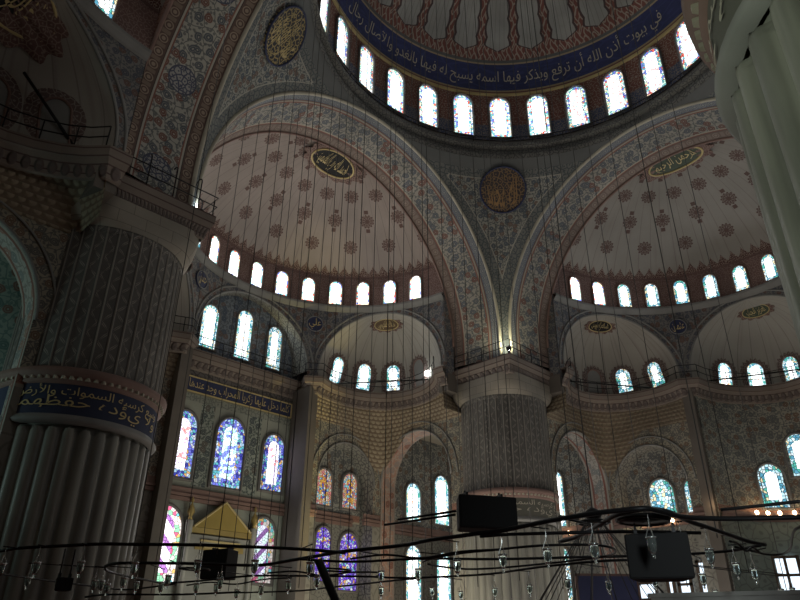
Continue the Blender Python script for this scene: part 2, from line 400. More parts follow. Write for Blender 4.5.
def letters(name, s, fn, mat, parent=None, thick=.02):
    """fn(a,b,t) -> xyz with a 0..1 left to right, b 0..1 up, t lift"""
    v, f, asp = text_mesh(s); n = len(v)
    V = [fn(a, b, thick) for a, b in v]
    return mesh_obj(name, V, f, mat, parent, None, None, False)

# ================================================================== SURFACE MATERIALS
def mat_floral(name, *a, **k):
    t = T(name); return t.done(t.dirt(t.floral(*a, **k)))
def mat_arab(name, *a, **k):
    t = T(name); return t.done(t.dirt(t.arab(*a, **k)))
MT['wallfloral'] = mat_floral('painted_blue_floral_wall', (.38, .38, .34), (.12, .15, .18), (.24, .13, .10), 1.1, GREEN)
MT['wallarab'] = mat_arab('painted_grey_arabesque_wall', (.30, .30, .27), (.13, .13, .13), 2.4, .09)
MT['greentile'] = mat_floral('green_white_tile_floral', (.50, .60, .54), (.20, .32, .30), (.36, .22, .18), 1.6, (.26, .38, .35))
MT['roseband'] = mat_arab('rose_painted_band', (.38, .22, .17), (.24, .11, .08), 3.2, .06)
MT['paleplaster'] = mat_arab('pale_painted_plaster', (.42, .41, .36), (.34, .33, .29), 1.0, .03, dots=False)
t = T('great_arch_paint')    # u along the arch, v across 0..3.1 m (0 at the dome side)
uv, u, v = t.uv()
fl = t.floral((.34, .32, .28), (.10, .115, .14), (.17, .08, .065), 1.75, (.13, .14, .135))
b1 = t.scroll(u, t.sub(v, .28), .5, (.13, .15, .19), (.28, .29, .29), (.16, .09, .075))
b2 = t.scroll(u, t.sub(v, 2.72), .62, (.19, .14, .12), (.30, .24, .20), (.11, .09, .08), .8)
MT['archN'] = t.done(t.dirt(t.bands(v, [(.56, b1), (.66, (.34, .31, .26)), (.74, BRICK), (2.26, fl), (2.34, (.4, .37, .3)), (2.42, BRICK), (9, b2)])))
t = T('great_arch_paint_west'); uv, u, v = t.uv()
fl = t.floral((.43, .42, .37), (.10, .115, .135), (.19, .09, .07), 1.9, (.14, .15, .15))
oct_u = t.mul(t.sub(t.mt('FRACT', t.mt('DIVIDE', t.add(u, 1.2), 4.4)), .5), 4.4); od = t.hyp(oct_u, t.sub(v, 1.55))
fl = t.mix(t.lt(od, .62), fl, t.arab((.36, .36, .35), (.08, .09, .14), 4.5, .12)); fl = t.mix(t.mul(t.gt(od, .56), t.lt(od, .62)), fl, (.08, .09, .13))
s1 = t.scroll(u, t.sub(v, .32), .6, (.13, .085, .07), (.34, .27, .21), (.07, .055, .05), .62)
s2 = t.scroll(u, t.sub(v, 2.80), .6, (.13, .085, .07), (.34, .27, .21), (.07, .055, .05), .62)
MT['archW'] = t.done(t.dirt(t.bands(v, [(.62, s1), (.70, (.44, .42, .36)), (.76, BRICK), (2.36, fl), (2.42, BRICK), (2.50, (.44, .42, .36)), (9, s2)])))
t = T('pendentive_paint'); uv, u, v = t.uv()
at = t.n('ShaderNodeAttribute', attribute_name='edge').outputs['Fac']
fl = t.floral((.38, .38, .34), (.08, .105, .14), (.17, .11, .09), 2.3, (.10, .12, .13))
ar = t.arab((.21, .22, .21), (.10, .12, .13), 3.0, .09)
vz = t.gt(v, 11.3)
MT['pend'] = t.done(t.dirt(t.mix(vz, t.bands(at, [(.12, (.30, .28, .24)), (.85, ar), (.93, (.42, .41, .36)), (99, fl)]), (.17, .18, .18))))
t = T('drum_paint'); uv, u, v = t.uv()
ar = t.arab((.24, .10, .075), (.40, .33, .27), 2.7, .045)
ar2 = t.arab((.10, .12, .2), (.34, .30, .26), 3.4, .06)
MT['drum'] = t.done(t.dirt(t.bands(v, [(.5, (.20, .19, .17)), (.62, (.1, .08, .07)), (1.9, ar2), (9, ar)])))
t = T('dome_paint'); uv, u, v = t.uv()    # u : ring index 0..28, v : metres up the meridian from the drum
blue = t.arab((.045, .055, .15), (.055, .07, .19), 1.4, .05)
red = t.mix(t.gt(t.mt('SINE', t.add(t.mul(u, 44.), t.mul(t.mt('SINE', t.mul(v, 5.)), 2.))), .72), (.23, .09, .07), (.42, .35, .28)); red = t.mix(t.gt(t.mt('SINE', t.add(t.mul(v, 9.), t.mul(t.mt('SINE', t.mul(u, 25.13)), 2.))), .82), red, (.40, .33, .27))
# the uv are stretched so take the arabesque from metres
fu = t.mt('ABSOLUTE', t.sub(t.mt('FRACT', u), .5)); vv = t.sub(v, 3.1)
lobe = t.mul(t.mt('ABSOLUTE', t.mt('SINE', t.mul(vv, 2.4))), .06)
wid = t.add(t.mt('MULTIPLY', t.step(vv, .3, .8), .33), lobe)
top = t.sub(fu, wid)
panel = t.mul(t.lt(top, 0.), t.gt(vv, .35))
edge = t.mul(t.mul(t.lt(top, .035), t.gt(top, -.03)), t.gt(vv, .3))
stripes = t.mix(t.mul(t.lt(t.mt('FRACT', t.mul(u, 7.)), .12), .6), (.40, .40, .37), (.22, .2, .19))
col = t.mix(panel, red, stripes); col = t.mix(edge, col, (.09, .06, .06))
MT['dome'] = t.done(t.dirt(t.bands(v, [(.30, (.22, .10, .08)), (.42, (.42, .34, .2)), (2.42, blue), (2.54, (.42, .34, .22)), (2.75, (.14, .14, .14)), (99, col)])))
def fabric(name, base, rose, ncell, cellv, v0, crest=True, striped=True, r=.52, off=0., dark=.6):
    """umbrella-ribbed painted plaster: u = azimuth in metres at the foot, w = metres up, attribute lat = latitude shrink"""
    t = T(name, .85); uv, u, v = t.uv(); sh = t.n('ShaderNodeAttribute', attribute_name='lat').outputs['Fac']
    st = t.mt('FRACT', t.mul(u, 1.05)); col = t.mix(t.mul(t.lt(st, .07), .45), base, (.16, .13, .12)) if striped else base
    nz = t.noise(t.vec(t.mul(u, 2.5), t.mul(v, .15)), 1.2, 4); col = t.mix(t.mul(t.step(nz, .5, .75), .35), col, (.24, .20, .18))
    vv = t.mt('DIVIDE', t.sub(v, v0), cellv); row = t.mt('FLOOR', vv); fv = t.mul(t.sub(t.mt('FRACT', vv), .5), cellv)
    uo = t.mt('DIVIDE', t.add(u, off), ncell); uu = t.add(uo, t.mul(row, .5)); fu = t.mul(t.mul(t.sub(t.mt('FRACT', uu), .5), ncell), sh)
    colid = t.mt('FLOOR', uu)
    odd = t.gt(t.mt('FRACT', t.mul(t.mt('ADD', row, 100.), .5)), .25)
    rr = t.hyp(fu, fv); an = t.mt('ARCTAN2', fu, fv)
    lob = t.add(r*.92, t.mul(t.mt('SINE', t.mul(an, 12.)), .05*r/.5))
    disc = t.lt(rr, lob)
    pet = t.mul(t.gt(t.mt('SINE', t.mul(an, 10.)), 0.), t.mul(t.gt(rr, r*.3), t.lt(rr, r*.62)))
    rng = t.mul(t.gt(rr, r*.70), t.lt(rr, r*.78))
    fin = t.mul(t.mul(t.lt(t.mt('ABSOLUTE', fu), r*.28), odd), t.mul(t.gt(t.mt('ABSOLUTE', fv), r*1.1), t.lt(t.mt('ABSOLUTE', fv), r*1.65)))
    mk = t.mul(t.gt(vv, 0.), t.mt('MAXIMUM', disc, fin))
    ink = t.mix(t.mul(t.mt('MAXIMUM', pet, rng), .55), rose, base)
    col = t.mix(t.mul(mk, .9), col, ink)
    if crest:
        c1 = t.mt('ABSOLUTE', t.sub(t.mt('FRACT', t.mul(u, 1.35)), .5)); hgt = t.sub(.95, t.mul(t.mt('POWER', c1, .7), 1.0))
        cr = t.lt(v, t.add(hgt, -.02)); col = t.mix(cr, col, t.arab(rose, (.36, .28, .24), 5, .05))
        col = t.mix(t.lt(v, .12), col, (.15, .09, .08))
    return t.done(t.dirt(col, .3, .85, 1.08))
MT['fabN'] = fabric('rose_ribbed_plaster', (.32, .27, .24), (.115, .06, .05), 3.35, 1.95, 1.35, off=.3)
MT['fabE'] = fabric('grey_ribbed_plaster', (.29, .27, .24), (.10, .05, .042), 3.35, 2.0, 1.4, off=.3)
MT['fabX'] = fabric('pale_niche_plaster', (.39, .37, .33), (.20, .15, .14), 60, 60, 50, crest=False)
t = T('window_zone_paint'); MT['wzone'] = t.done(t.dirt(t.arab((.215, .13, .115), (.34, .25, .22), 3.6, .06)))
t = T('spandrel_paint'); uv, u, v = t.uv(); MT['spandrel'] = t.done(t.dirt(t.floral((.25, .24, .23), (.09, .10, .13), (.17, .10, .08), 2.2, (.11, .12, .13))))
MT['goldarab'] = mat_arab('gilt_tracery', (.05, .05, .06), (.42, .33, .15), 3.2, .10)
MT['umberarab'] = mat_arab('umber_tracery', (.06, .05, .055), (.26, .17, .09), 3.4, .10)
MT['crest'] = mat_arab('crest_paint', (.16, .09, .08), (.30, .22, .18), 4, .07)
MT['giltarab'] = mat_arab('gilded_relief', (.52, .40, .12), (.30, .21, .05), 4, .08)
# muqarnas: rows of small hollowed niches
MT['ringpaint'] = mat_arab('grey_ring_paint', (.22, .22, .20), (.11, .11, .11), 3.2, .09)
t = T('muqarnas_stone', .8); uv, u, v = t.uv()
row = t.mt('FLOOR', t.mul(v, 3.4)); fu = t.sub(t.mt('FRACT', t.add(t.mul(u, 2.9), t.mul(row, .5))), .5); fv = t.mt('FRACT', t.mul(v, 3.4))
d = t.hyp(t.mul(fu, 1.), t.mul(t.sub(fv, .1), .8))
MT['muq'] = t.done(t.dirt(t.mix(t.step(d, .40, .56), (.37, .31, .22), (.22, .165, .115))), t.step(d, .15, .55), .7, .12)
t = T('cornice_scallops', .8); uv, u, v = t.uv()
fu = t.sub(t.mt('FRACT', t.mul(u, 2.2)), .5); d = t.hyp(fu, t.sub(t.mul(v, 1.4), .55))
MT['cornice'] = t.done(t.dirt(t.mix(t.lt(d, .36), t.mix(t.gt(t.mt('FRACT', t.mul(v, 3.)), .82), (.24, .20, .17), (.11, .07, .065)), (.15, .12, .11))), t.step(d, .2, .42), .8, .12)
t = T('stone_blocks', .8); uv, u, v = t.uv()
br = t.n('ShaderNodeTexBrick'); t.L(uv, br.inputs['Vector']); br.inputs['Scale'].default_value = 1.0; br.inputs['Brick Width'].default_value = 1.1; br.inputs['Row Height'].default_value = .55; br.inputs['Mortar Size'].default_value = .012
br.inputs['Color1'].default_value = (.33, .30, .25, 1); br.inputs['Color2'].default_value = (.29, .27, .23, 1); br.inputs['Mortar'].default_value = (.17, .15, .13, 1)
MT['blocks'] = t.done(t.dirt(br.outputs[0]))
# pier: lower reeds of veined marble
t = T('reeded_marble', .42); nz = t.noise(t.n('ShaderNodeTexCoord').outputs['Object'], .8, 6)
mp = t.n('ShaderNodeMapping'); t.L(t.obj(), mp.inputs[0]); mp.inputs['Scale'].default_value = (2.5, 2.5, .25); n2 = t.noise(mp.outputs[0], 1.2, 5)
MT['reed'] = t.done(t.mix(t.step(n2, .35, .7), t.mix(nz, (.26, .26, .23), (.13, .13, .12)), (.30, .30, .26)))
# pier: upper painted flutes with leaf sprays
t = T('carved_leaf_panels', .8); uv, u, v = t.uv()   # u: flute index, v: metres
fu = t.sub(t.mt('FRACT', u), .5); sg = t.mt('ABSOLUTE', fu)
ph = t.mt('FRACT', t.add(t.mul(v, 1.15), t.mul(t.mt('FLOOR', u), .5)))
zz = t.mul(t.sub(t.mt('PINGPONG', t.mul(t.add(v, t.mul(t.mt('FLOOR', u), .291)), 1.3), .5), .25), 1.5)
leaf = t.mul(t.lt(sg, .31), t.lt(t.mt('ABSOLUTE', t.sub(fu, zz)), t.add(.04, t.mul(t.mt('PINGPONG', t.mul(v, 2.6), .5), .24)))); vein = t.lt(t.mt('ABSOLUTE', t.sub(fu, zz)), .03)
edge = t.gt(sg, .42)
col = t.mix(leaf, (.14, .135, .125), (.31, .295, .26)); col = t.mix(vein, col, (.10, .09, .09)); col = t.mix(edge, col, (.27, .25, .22)); col = t.mix(t.mul(t.gt(sg, .36), t.lt(sg, .39)), col, (.08, .08, .08))
MT['leafshaft'] = t.done(t.dirt(col, .5), t.mt('MAXIMUM', leaf, edge), .7, .08)
t = T('navy_ground'); MT['bandblue'] = t.done(t.arab((.03, .04, .085), (.05, .06, .11), 3, .05))

# ================================================================== STRUCTURE
Cc = 13.27; YF = 11.5; RA = 11.0; ZA = 19.7; YS = 14.28; RS = 9.62
NAMES = ['north', 'east', 'south', 'west']
fl_ = MB().box((2.5, 0, -.1), (64, 64, .2)); tag(fl_.build('floor', MT['carpet']), kind='structure')
# central drum and dome
def drum(a, b):
    th = a*2*pi; z = 31.75+b*4.65; return ((11.72*cos(th), 11.72*sin(th), z), (th*11.72, b*4.65))
grid('ceiling_drum', drum, 112, 4, MT['drum'], kind='structure', flip=True)
DR = 11.87; DZ = 34.5; T0 = asin((36.4-DZ)/DR)
def domep(th, t, off=0): r = (DR-off)*cos(t); return (r*cos(th), r*sin(th), DZ+(DR-off)*sin(t))
grid('ceiling', lambda a, b: (domep(a*2*pi, T0+b*(pi/2-T0)), (a*28, b*(pi/2-T0)*DR)), 112, 28, MT['dome'], kind='structure', flip=True)
def ring_path(R, n=112, c=(0, 0)): return [(c[0]+R*cos(2*pi*k/n), c[1]+R*sin(2*pi*k/n)) for k in range(n)]
tag(sweep('trim_1', ring_path(11.75), [(.25, 30.6), (.32, 30.9), (.12, 31.0), (.12, 31.35), (.45, 31.5), (.45, 31.75), (0, 31.8)], MT['ringpaint'], closed=True), kind='structure')
tag(sweep('trim_2', ring_path(11.75), [(0, 36.32), (.16, 36.36), (.16, 36.5), (0, 36.56)], MT['goldpaint'], closed=True), kind='structure')
DW = 28
for k in range(DW):
    th = pi/4+k*2*pi/DW
    d = (cos(th), sin(th))
    deg = math.degrees(th) % 360
    if not (-50 < ((deg+180) % 360)-180 < 140): continue
    lit = 'g_dome' if 20 < deg < 92 else 'g_dome_c'
    if deg > 340 or deg < 20: lit = 'g_dome_c'
    window((11.69*d[0], 11.69*d[1], 34.32), (-d[0], -d[1], 0), 1.34, 3.5, lit, .12, .13, .16)
# pendentives
SR = 15.9
for q in range(4):
    def pend(a, b, q=q):
        z = ZA-1.5+b*12.5; z0_ = z; z = max(z, ZA); rho = sqrt(max(SR*SR-(z-ZA)**2, .01)); a0 = acos(min(1, YF/rho)); th = a0+a*(pi/2-2*a0)+q*pi/2
        half = (pi/4-a0)*rho; s_ = (a-.5)*2*half; v = SR*asin((z-ZA)/SR)
        return ((rho*cos(th), rho*sin(th), z0_), (s_+q*13.1, v), min(half-abs(s_), 11.6-v))
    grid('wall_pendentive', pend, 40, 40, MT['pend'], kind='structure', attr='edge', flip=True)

EXR = 9.7; EH = radians(26.3); EA = EXR*sin(EH); EC = EXR*cos(EH); ZG = 18.4
EXAZ = (radians(33), pi/2, radians(147)); RI = 1.07
def EB(k, ai): return 4.3 if (k, ai) == (1, 1) else 3.4
def ex_point(al, psi, z, b=3.4, inset=0.):
    """exedra surface, local side frame; psi 0..pi, z from ZG to crown"""
    t = min(1, max(0, (z-ZG)/(EA*RI))); a = EA*sqrt(1-t*t); g = sqrt(max(0, 1-t**3.2))
    xi = (a-inset)*cos(psi); w0 = sqrt(EXR**2-xi*xi)-EC; eta = w0+(b*g-inset)*sin(psi)
    d = (cos(al), sin(al)); e = (-sin(al), cos(al))
    return Vector(((EC+eta)*d[0]+xi*e[0], YS+(EC+eta)*d[1]+xi*e[1], z))
def arch_wall(name, W, o, d, L, z1, openings, thick, mat, matin, rise=1.05, kind='structure', ns=None):
    """wall along plan dir d from o, arched openings (s, r, zspring); thickness vector"""
    S = set([0, L])
    for sc, r, zs in openings:
        for k in range(25): S.add(sc-r*cos(pi*k/24))
    k = 0.
    while k < L: S.add(k); k += .8
    S = sorted(x for x in S if -1e-6 <= x <= L+1e-6)
    V, F, UVs = [], [], []
    def zl(s, side):
        for sc, r, zs in openings:
            if sc-r-1e-5 < s+side*1e-4 < sc+r+1e-5 and sc-r < s+side*1e-3 < sc+r: return zs+rise*sqrt(max(0, r*r-(s-sc)**2))
        return 0.
    for i in range(len(S)-1):
        for s, side in ((S[i], 1), (S[i+1], -1)):
            za = zl(s, side)
            for j in range(5):
                z = za+(z1-za)*j/4; V.append(W(o[0]+d[0]*s, o[1]+d[1]*s, z)); UVs.append((s, z))
        b = i*10
        for j in range(4): F.append((b+j, b+5+j, b+6+j, b+1+j))
    mesh_obj(name, V, F, mat, None, UVs, None, False, kind)
    for sc, r, zs in openings:
        prof = [(sc-r, 0), (sc-r, zs)]+[(sc-r*cos(pi*k/24), zs+rise*r*sin(pi*k/24)) for k in range(1, 24)]+[(sc+r, zs), (sc+r, 0)]
        V, F, UVs = [], [], []; acc = 0
        for i, (s, z) in enumerate(prof):
            if i: acc += hypot(s-prof[i-1][0], z-prof[i-1][1])
            for j in range(3):
                V.append(W(o[0]+d[0]*s+thick[0]*j/2, o[1]+d[1]*s+thick[1]*j/2, z)); UVs.append((acc, hypot(*thick)*j/2))
        for i in range(len(prof)-1):
            for j in range(2): a = i*3+j; F.append((a, a+3, a+4, a+1))
        mesh_obj(name+'_soffit', V, F, matin, None, UVs, None, True, kind)
        mb = MB(); n_ = Vector((-thick[0], -thick[1], 0)).normalized()*.05
        for rr, dd in ((r+.05, .06), (r+.62, .05)):
            pts = [W(o[0]+d[0]*(sc-rr*cos(pi*k/28))+n_.x, o[1]+d[1]*(sc-rr*cos(pi*k/28))+n_.y, zs+rise*rr*sin(pi*k/28)) for k in range(29)]
            mb.tube(pts, dd, 6)
        mb.build('trim_arch', MT['greymould'], None, True, 'structure')

def railing(name, W, path, z, label, hooks=(), step=1.3, h=.95, mat='iron', loc=None):
    """plan path (local) -> one railing thing: rails and posts"""
    P = [Vector(W(p[0], p[1], z)) for p in path]
    e = tag(empty(name, P[0]), label, 'railing'); Minv = Matrix.Translation(-P[0])
    P = [p-P[0] for p in P]
    for f in (.5, 1.): MB().tube([p+Vector((0, 0, h*f)) for p in P], .028, 5).build('rail', MT[mat], e, True)
    acc = 0; nxt = 0; k = 0
    for i in range(len(P)-1):
        L = (P[i+1]-P[i]).length
        while nxt <= acc+L+1e-6:
            p = P[i]+(P[i+1]-P[i])*((nxt-acc)/L)
            d = (P[i+1]-P[i]).normalized(); inn = Vector((-d.y, d.x, 0))
            if k in hooks: pts = [p, p+Vector((0, 0, 1.35))]+[p+Vector((0, 0, 1.35))+inn*(.28*(1-cos(a)))+Vector((0, 0, .28*sin(a))) for a in [x*.4 for x in range(1, 8)]]
            else: pts = [p, p+Vector((0, 0, h))]
            MB().tube(pts, .028, 5).build('post', MT[mat], e, True); nxt += step; k += 1
        acc += L
    return e

def side(k, full=True, ws=None, fab='fabN', archmat='archN', lower=(True, True)):
    r_ = rot(k); nm = NAMES[k]
    def W(x, y, z): a, b = r_(x, y); return (a, b, z)
    # great arch soffit with straight legs
    leg = 1.5; tot = 2*leg+pi*10.5
    def soff(a, b):
        s = a*tot; R = RA+(10.45-RA)*b; y = YF+(15.0-YF)*b
        if s < leg: x, z = R, ZA-leg+s
        elif s > tot-leg: x, z = -R, ZA-(s-(tot-leg))
        else: th = (s-leg)/10.5; x, z = R*cos(th), ZA+R*sin(th)
        return (W(x, y, z), (s, b*3.1))
    grid('wall_'+nm+'_great_arch', soff, 84, 6, MT[archmat], kind='structure')
    def face(a, b):
        th = a*pi; R = 10.45+b*2.2; return (W(R*cos(th), 15.0, ZA+R*sin(th)-.01), (th*10.5, 2.45+b*.5))
    grid('wall_'+nm+'_arch_face', face, 60, 1, MT['roseband'], kind='structure')
    arc = [W(RA*cos(pi*i/60), YF-.02, ZA+RA*sin(pi*i/60)) for i in range(61)]
    MB().tube([W(RA, YF-.02, 18.3)]+arc+[W(-RA, YF-.02, 18.3)], .11, 6).build('trim_great_arch', MT['ivory'], None, True, 'structure')
    arc = [W(10.45*cos(pi*i/60), 14.98, ZA+10.45*sin(pi*i/60)) for i in range(61)]
    MB().tube(arc, .09, 6).build('trim_great_arch', MT['rosemould'], None, True, 'structure')
    for sg in (1, -1):
        grid('wall_'+nm+'_jamb', lambda a, b, sg=sg: (W(sg*(9.66+a*.85), 15.0, 17.25+b*6.65), (a*.85, b*6.65)), 1, 1, MT['spandrel'], kind='structure')
        X0, Y0 = W(sg*9.75, 14.95, 0)[:2]; X1, Y1 = W(sg*11.1, 15.75, 0)[:2]
        MB().box(((X0+X1)/2, (Y0+Y1)/2, 17.05), (abs(X1-X0), abs(Y1-Y0), 1.2)).build('wall_'+nm+'_corbel', MT['blocks'], None, False, 'structure')
    # semi-dome
    SZ, SRR = 19.8, 11.38; t0 = asin((25.9-SZ)/SRR)
    A0 = asin(.74/9.7); AS = pi-2*A0
    def semi(a, b):
        az = A0+a*AS; t = t0+b*(pi/2-t0); r = SRR*cos(t)
        return (W(r*cos(az), YS+r*sin(az), SZ+SRR*sin(t)), (az*RS, (t-t0)*SRR), cos(t)/cos(t0))
    grid('ceiling_'+nm, semi, 72, 20, MT[fab], kind='structure', attr='lat')
    grid('wall_'+nm+'_window_ring', lambda a, b: (W(RS*cos(A0+a*AS), YS+RS*sin(A0+a*AS), 23.5+b*2.4), (a*pi*RS, b*2.4)), 72, 2, MT['wzone'], kind='structure')
    tag(sweep('trim_3', [W(9.68*cos(A0+AS*i/60), YS+9.68*sin(A0+AS*i/60), 0)[:2] for i in range(61)], [(0, 23.1), (.10, 23.15), (.28, 23.4), (.28, 23.55), (0, 23.6)], MT['greymould']), kind='structure')
    if ws:
        for i in range(-6, 7):
            az = pi/2-i*radians(12.0); d = r_(cos(az), sin(az)); m_ = ws(i)
            if m_: window(W((RS-.04)*cos(az), YS+(RS-.04)*sin(az), 24.62), (-d[0], -d[1], 0), .88, 1.85, m_, .12, .12, .1, fm='rosemould')
    # spandrels with three arched openings
    AZ = [0, radians(4)]
    cols = []
    for al in EXAZ: cols += [al+asin(max(-1, min(1, -cos(pi*j/28)*EA/EXR))) for j in range(29)]
    cols = sorted(set([A0, pi-A0]+[round(c, 6) for c in cols]))
    V, F, UVs = [], [], []
    def zlow(az, sgn):
        for al in EXAZ:
            s = EXR*sin(az+sgn*1e-4-al)
            if abs(az+sgn*1e-4-al) < EH: return ZG+RI*sqrt(max(0, EA**2-(EXR*sin(az-al))**2))
        return 17.4
    for i in range(len(cols)-1):
        for az, sg in ((cols[i], 1), (cols[i+1], -1)):
            za = zlow(az, sg)
            for j in range(4): z = za+(23.5-za)*j/3; V.append(W(EXR*cos(az), YS+EXR*sin(az), z)); UVs.append((az*EXR, z))
        b = i*8
        for j in range(3): F.append((b+j, b+4+j, b+5+j, b+1+j))
    mesh_obj('wall_'+nm+'_spandrels', V, F, MT['spandrel'], None, UVs, None, False, 'structure')
    for ai, al in enumerate(EXAZ):
        for dr, off, mt_ in ((.02, .0, 'greymould'), (.34, .03, 'greymould')):
            pts = []
            for j in range(33):
                xi = -(EA+dr)*cos(pi*j/32); az = al+asin(max(-1, min(1, xi/EXR))); pts.append(W((EXR-off)*cos(az), YS+(EXR-off)*sin(az), ZG+RI*(EA+dr)*sin(pi*j/32)))
            MB().tube(pts, .07, 5).build('trim_exedra_arch', MT[mt_], None, True, 'structure')
        if ai == 1 and k == 0:      # the flat wall over the prayer niche: a short barrel vault and a lunette
            def barrel(a, b):
                th = a*pi; xi = EA*cos(th); y0 = YS+sqrt(EXR**2-xi*xi); return (W(xi, y0+(24.7-y0)*b, ZG+RI*EA*sin(th)), (th*EA, b*2.))
            grid('wall_north_vault', barrel, 40, 3, MT['wallarab'], kind='structure')
        else:
            def exd(a, b, al=al, ai=ai):
                z = 17.85+(EA*RI+.55)*(b**.85); p = ex_point(al, a*pi, z, EB(k, ai)); return (W(p.x, p.y, p.z), (a*13, (z-ZG)*1.15), 1.)
            grid('ceiling_'+nm+'_exedra', exd, 44, 18, MT['fabX'], kind='structure', attr='lat')
    return W

E_semi = {}
WN_ = side(0, ws=lambda i: 'g_semi_c' if i == -3 else 'g_semi', fab='fabN')
WE = side(1, ws=lambda i: 'g_semi' if i < -4 else 'g_semi_c', fab='fabE')
WS = side(2, ws=None, fab='fabE')
WW = side(3, ws=lambda i: 'g_semi_c' if i > 2 else None, fab='fabE', archmat='archW')
WF = {0: WN_, 1: WE, 2: WS, 3: WW}

# exedra windows above the gallery, with painted sunburst rims
def sunburst(P, N, w_, h, up, big=1.):
    N = Vector(N).normalized(); X = Vector(up).cross(N).normalized(); Z = N.cross(X).normalized(); M = Matrix((X, -N, Z)).transposed().to_4x4(); M.translation = Vector(P)
    out = arch_outline(w_+.9*big, h+.5*big, 22, .1); pts = []
    n = len(out); V = []; inn = arch_outline(w_+.1, h+.1, 22, .1)
    for i, (x, z) in enumerate(out):
        s = 1.0+(.13 if i % 2 else -.02) if 1 < i < n-2 else 1.
        V.append((x*s, -.035, z*s if z > 0 else z))
    V += [(x, -.035, z) for x, z in inn]
    F = [(i, i+1, n+i+1, n+i) for i in range(n-1)]
    o = mesh_obj('wall_painted_sunburst', V, F, MT['sunburst'], None, [(v[0], v[2]) for v in V], None, False, 'structure'); o.matrix_world = M
t = T('sunburst_paint'); MT['sunburst'] = t.done(t.dirt(t.arab((.17, .12, .11), (.34, .29, .26), 3.5, .06)))
def ex_windows(k, ai, offs, mats, z=19.25, w_=1.0, h=1.95):
    W = WF[k]; al = EXAZ[ai]
    for o_, m_ in zip(offs, mats):
        psi = pi/2+radians(o_)
        p, p2, q1, q2 = [ex_point(al, psi+d_, z+dz, EB(k, ai), inset=.10) for d_, dz in ((0, 0), (0, .4), (-.03, 0), (.03, 0))]
        P = Vector(W(*p)); up = Vector(W(*p2))-P; tg = Vector(W(*q2))-Vector(W(*q1)); n = tg.cross(up).normalized()
        c = Vector(W(EC*cos(al), YS+EC*sin(al), z))
        if n.dot(c-P) < 0: n = -n
        sunburst(P, n, w_, h, up, 1.9 if k == 3 else 1.)
        if m_: window(P, n, w_, h, m_, .1, .10, .10, up=up, fm='rosemould')
        else: window(P, n, w_, h, 'g_clear', .1, .10, .10, up=up, blind=True, fm='rosemould')
# psi offset positive turns towards larger azimuth
ex_windows(0, 0, (-60, -29, 1, 32), ('g_clear', 'g_clear', 'g_semi_c', None))
ex_windows(1, 2, (2, 31, 62, -28), (None, 'g_cool', 'g_cool', None), 19.1, 1.0, 1.75)
ex_windows(1, 1, (-50, -23, 8, 36), ('g_clear', 'g_clear', 'g_cool', 'g_cool'), 18.85, 1.05, 1.85)
ex_windows(3, 0, (57, 28, -2), (None, None, None))
for x, h, mm in ((-2.6, 3.0, 'g_clear'), (0, 3.5, 'g_clear'), (2.5, 3.1, 'g_cool')): window((x, 24.62, 18.5+h/2), (0, -1, 0), 1.15, h, mm, .1, .14, .12)

# galleries : cornice and railing following the plan of each side
def gal_path(k, parts=(0, 1, 2), n=14):
    pts = []
    for ai in parts:
        al = EXAZ[ai]
        if k == 0 and ai == 1: pts += [(4.6, 22.9), (4.75, 24.6), (-4.75, 24.6), (-4.6, 22.9)]
        else: pts += [tuple(ex_point(al, pi-pi*j/n, ZG, EB(k, ai))[:2]) for j in range(n+1)]
    return pts
GP = [(0, 16.8), (.10, 16.85), (.16, 17.15), (.42, 17.5), (.55, 17.57), (.60, 17.85), (.60, 17.97), (-.05, 17.97)]
for k in range(4):
    W = WF[k]; path = [W(x, y, 0)[:2] for x, y in [(9.7, 14.9)]+gal_path(k)+[(-9.7, 14.9)]]
    # keep travel with the hall on the left
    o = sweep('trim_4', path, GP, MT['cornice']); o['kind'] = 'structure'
LAB = {0: 'thin black gallery railing above the wall of tall blue stained windows', 1: 'thin black gallery railing below the right hand ribbed half dome', 3: 'thin black railing on the dark gallery in the top left corner'}
def inset_path(path, d):
    P = [Vector(p) for p in path]; out = []
    for i, p in enumerate(P):
        a = P[max(0, i-1)]; b = P[min(len(P)-1, i+1)]; t_ = (b-a).normalized(); out.append((p.x-t_.y*d, p.y+t_.x*d))
    return out
for k, prt in ((0, (0, 1, 2)), (1, (1, 2)), (3, (0,))):
    W = WF[k]; railing('gallery_railing', W, inset_path(gal_path(k, prt), .5), 17.97, LAB[k], step=1.5 if k != 3 else 1.2)

MB().box((0, 0, 24.95), (62.6, 62.6, 50)).build('wall_outer', MT['darkstone'], None, False, 'structure')  # added unseen dark box, keeps sky light out of gaps in the model
# ---- lower walls below the galleries
def banded_wall(name, low, mid, up=None, z1=9.2, z2=9.75):
    t = T(name); uv, u, v = t.uv()
    lo = t.arab(*low[:2], low[2], .05) if len(low) > 2 else low[0]
    mi = t.floral(*mid)
    items = [(z1, lo), (z1+.12, (.42, .38, .3)), (z2, t.arab((.36, .20, .15), (.25, .12, .09), 3, .05)), (99 if up is None else up[0], mi)]
    if up: items.append((99, up[1]))
    return t.done(t.dirt(t.bands(v, items)))
MT['w_corner'] = banded_wall('corner_bay_wall', ((.27, .27, .24), (.15, .15, .14), 2.2), ((.38, .38, .34), (.13, .14, .15), (.18, .12, .09), 1.8))
MT['w_niche'] = banded_wall('niche_wall', ((.24, .29, .26), (.17, .20, .19), 1.4), ((.36, .35, .29), (.13, .14, .14), (.18, .11, .08), 2.1))
MT['w_front'] = banded_wall('exedra_front_wall', ((.30, .29, .25), (.22, .21, .18), 1.2), ((.38, .35, .27), (.14, .14, .13), (.20, .13, .09), 2.2))
t = T('prayer_wall'); uv, u, v = t.uv()
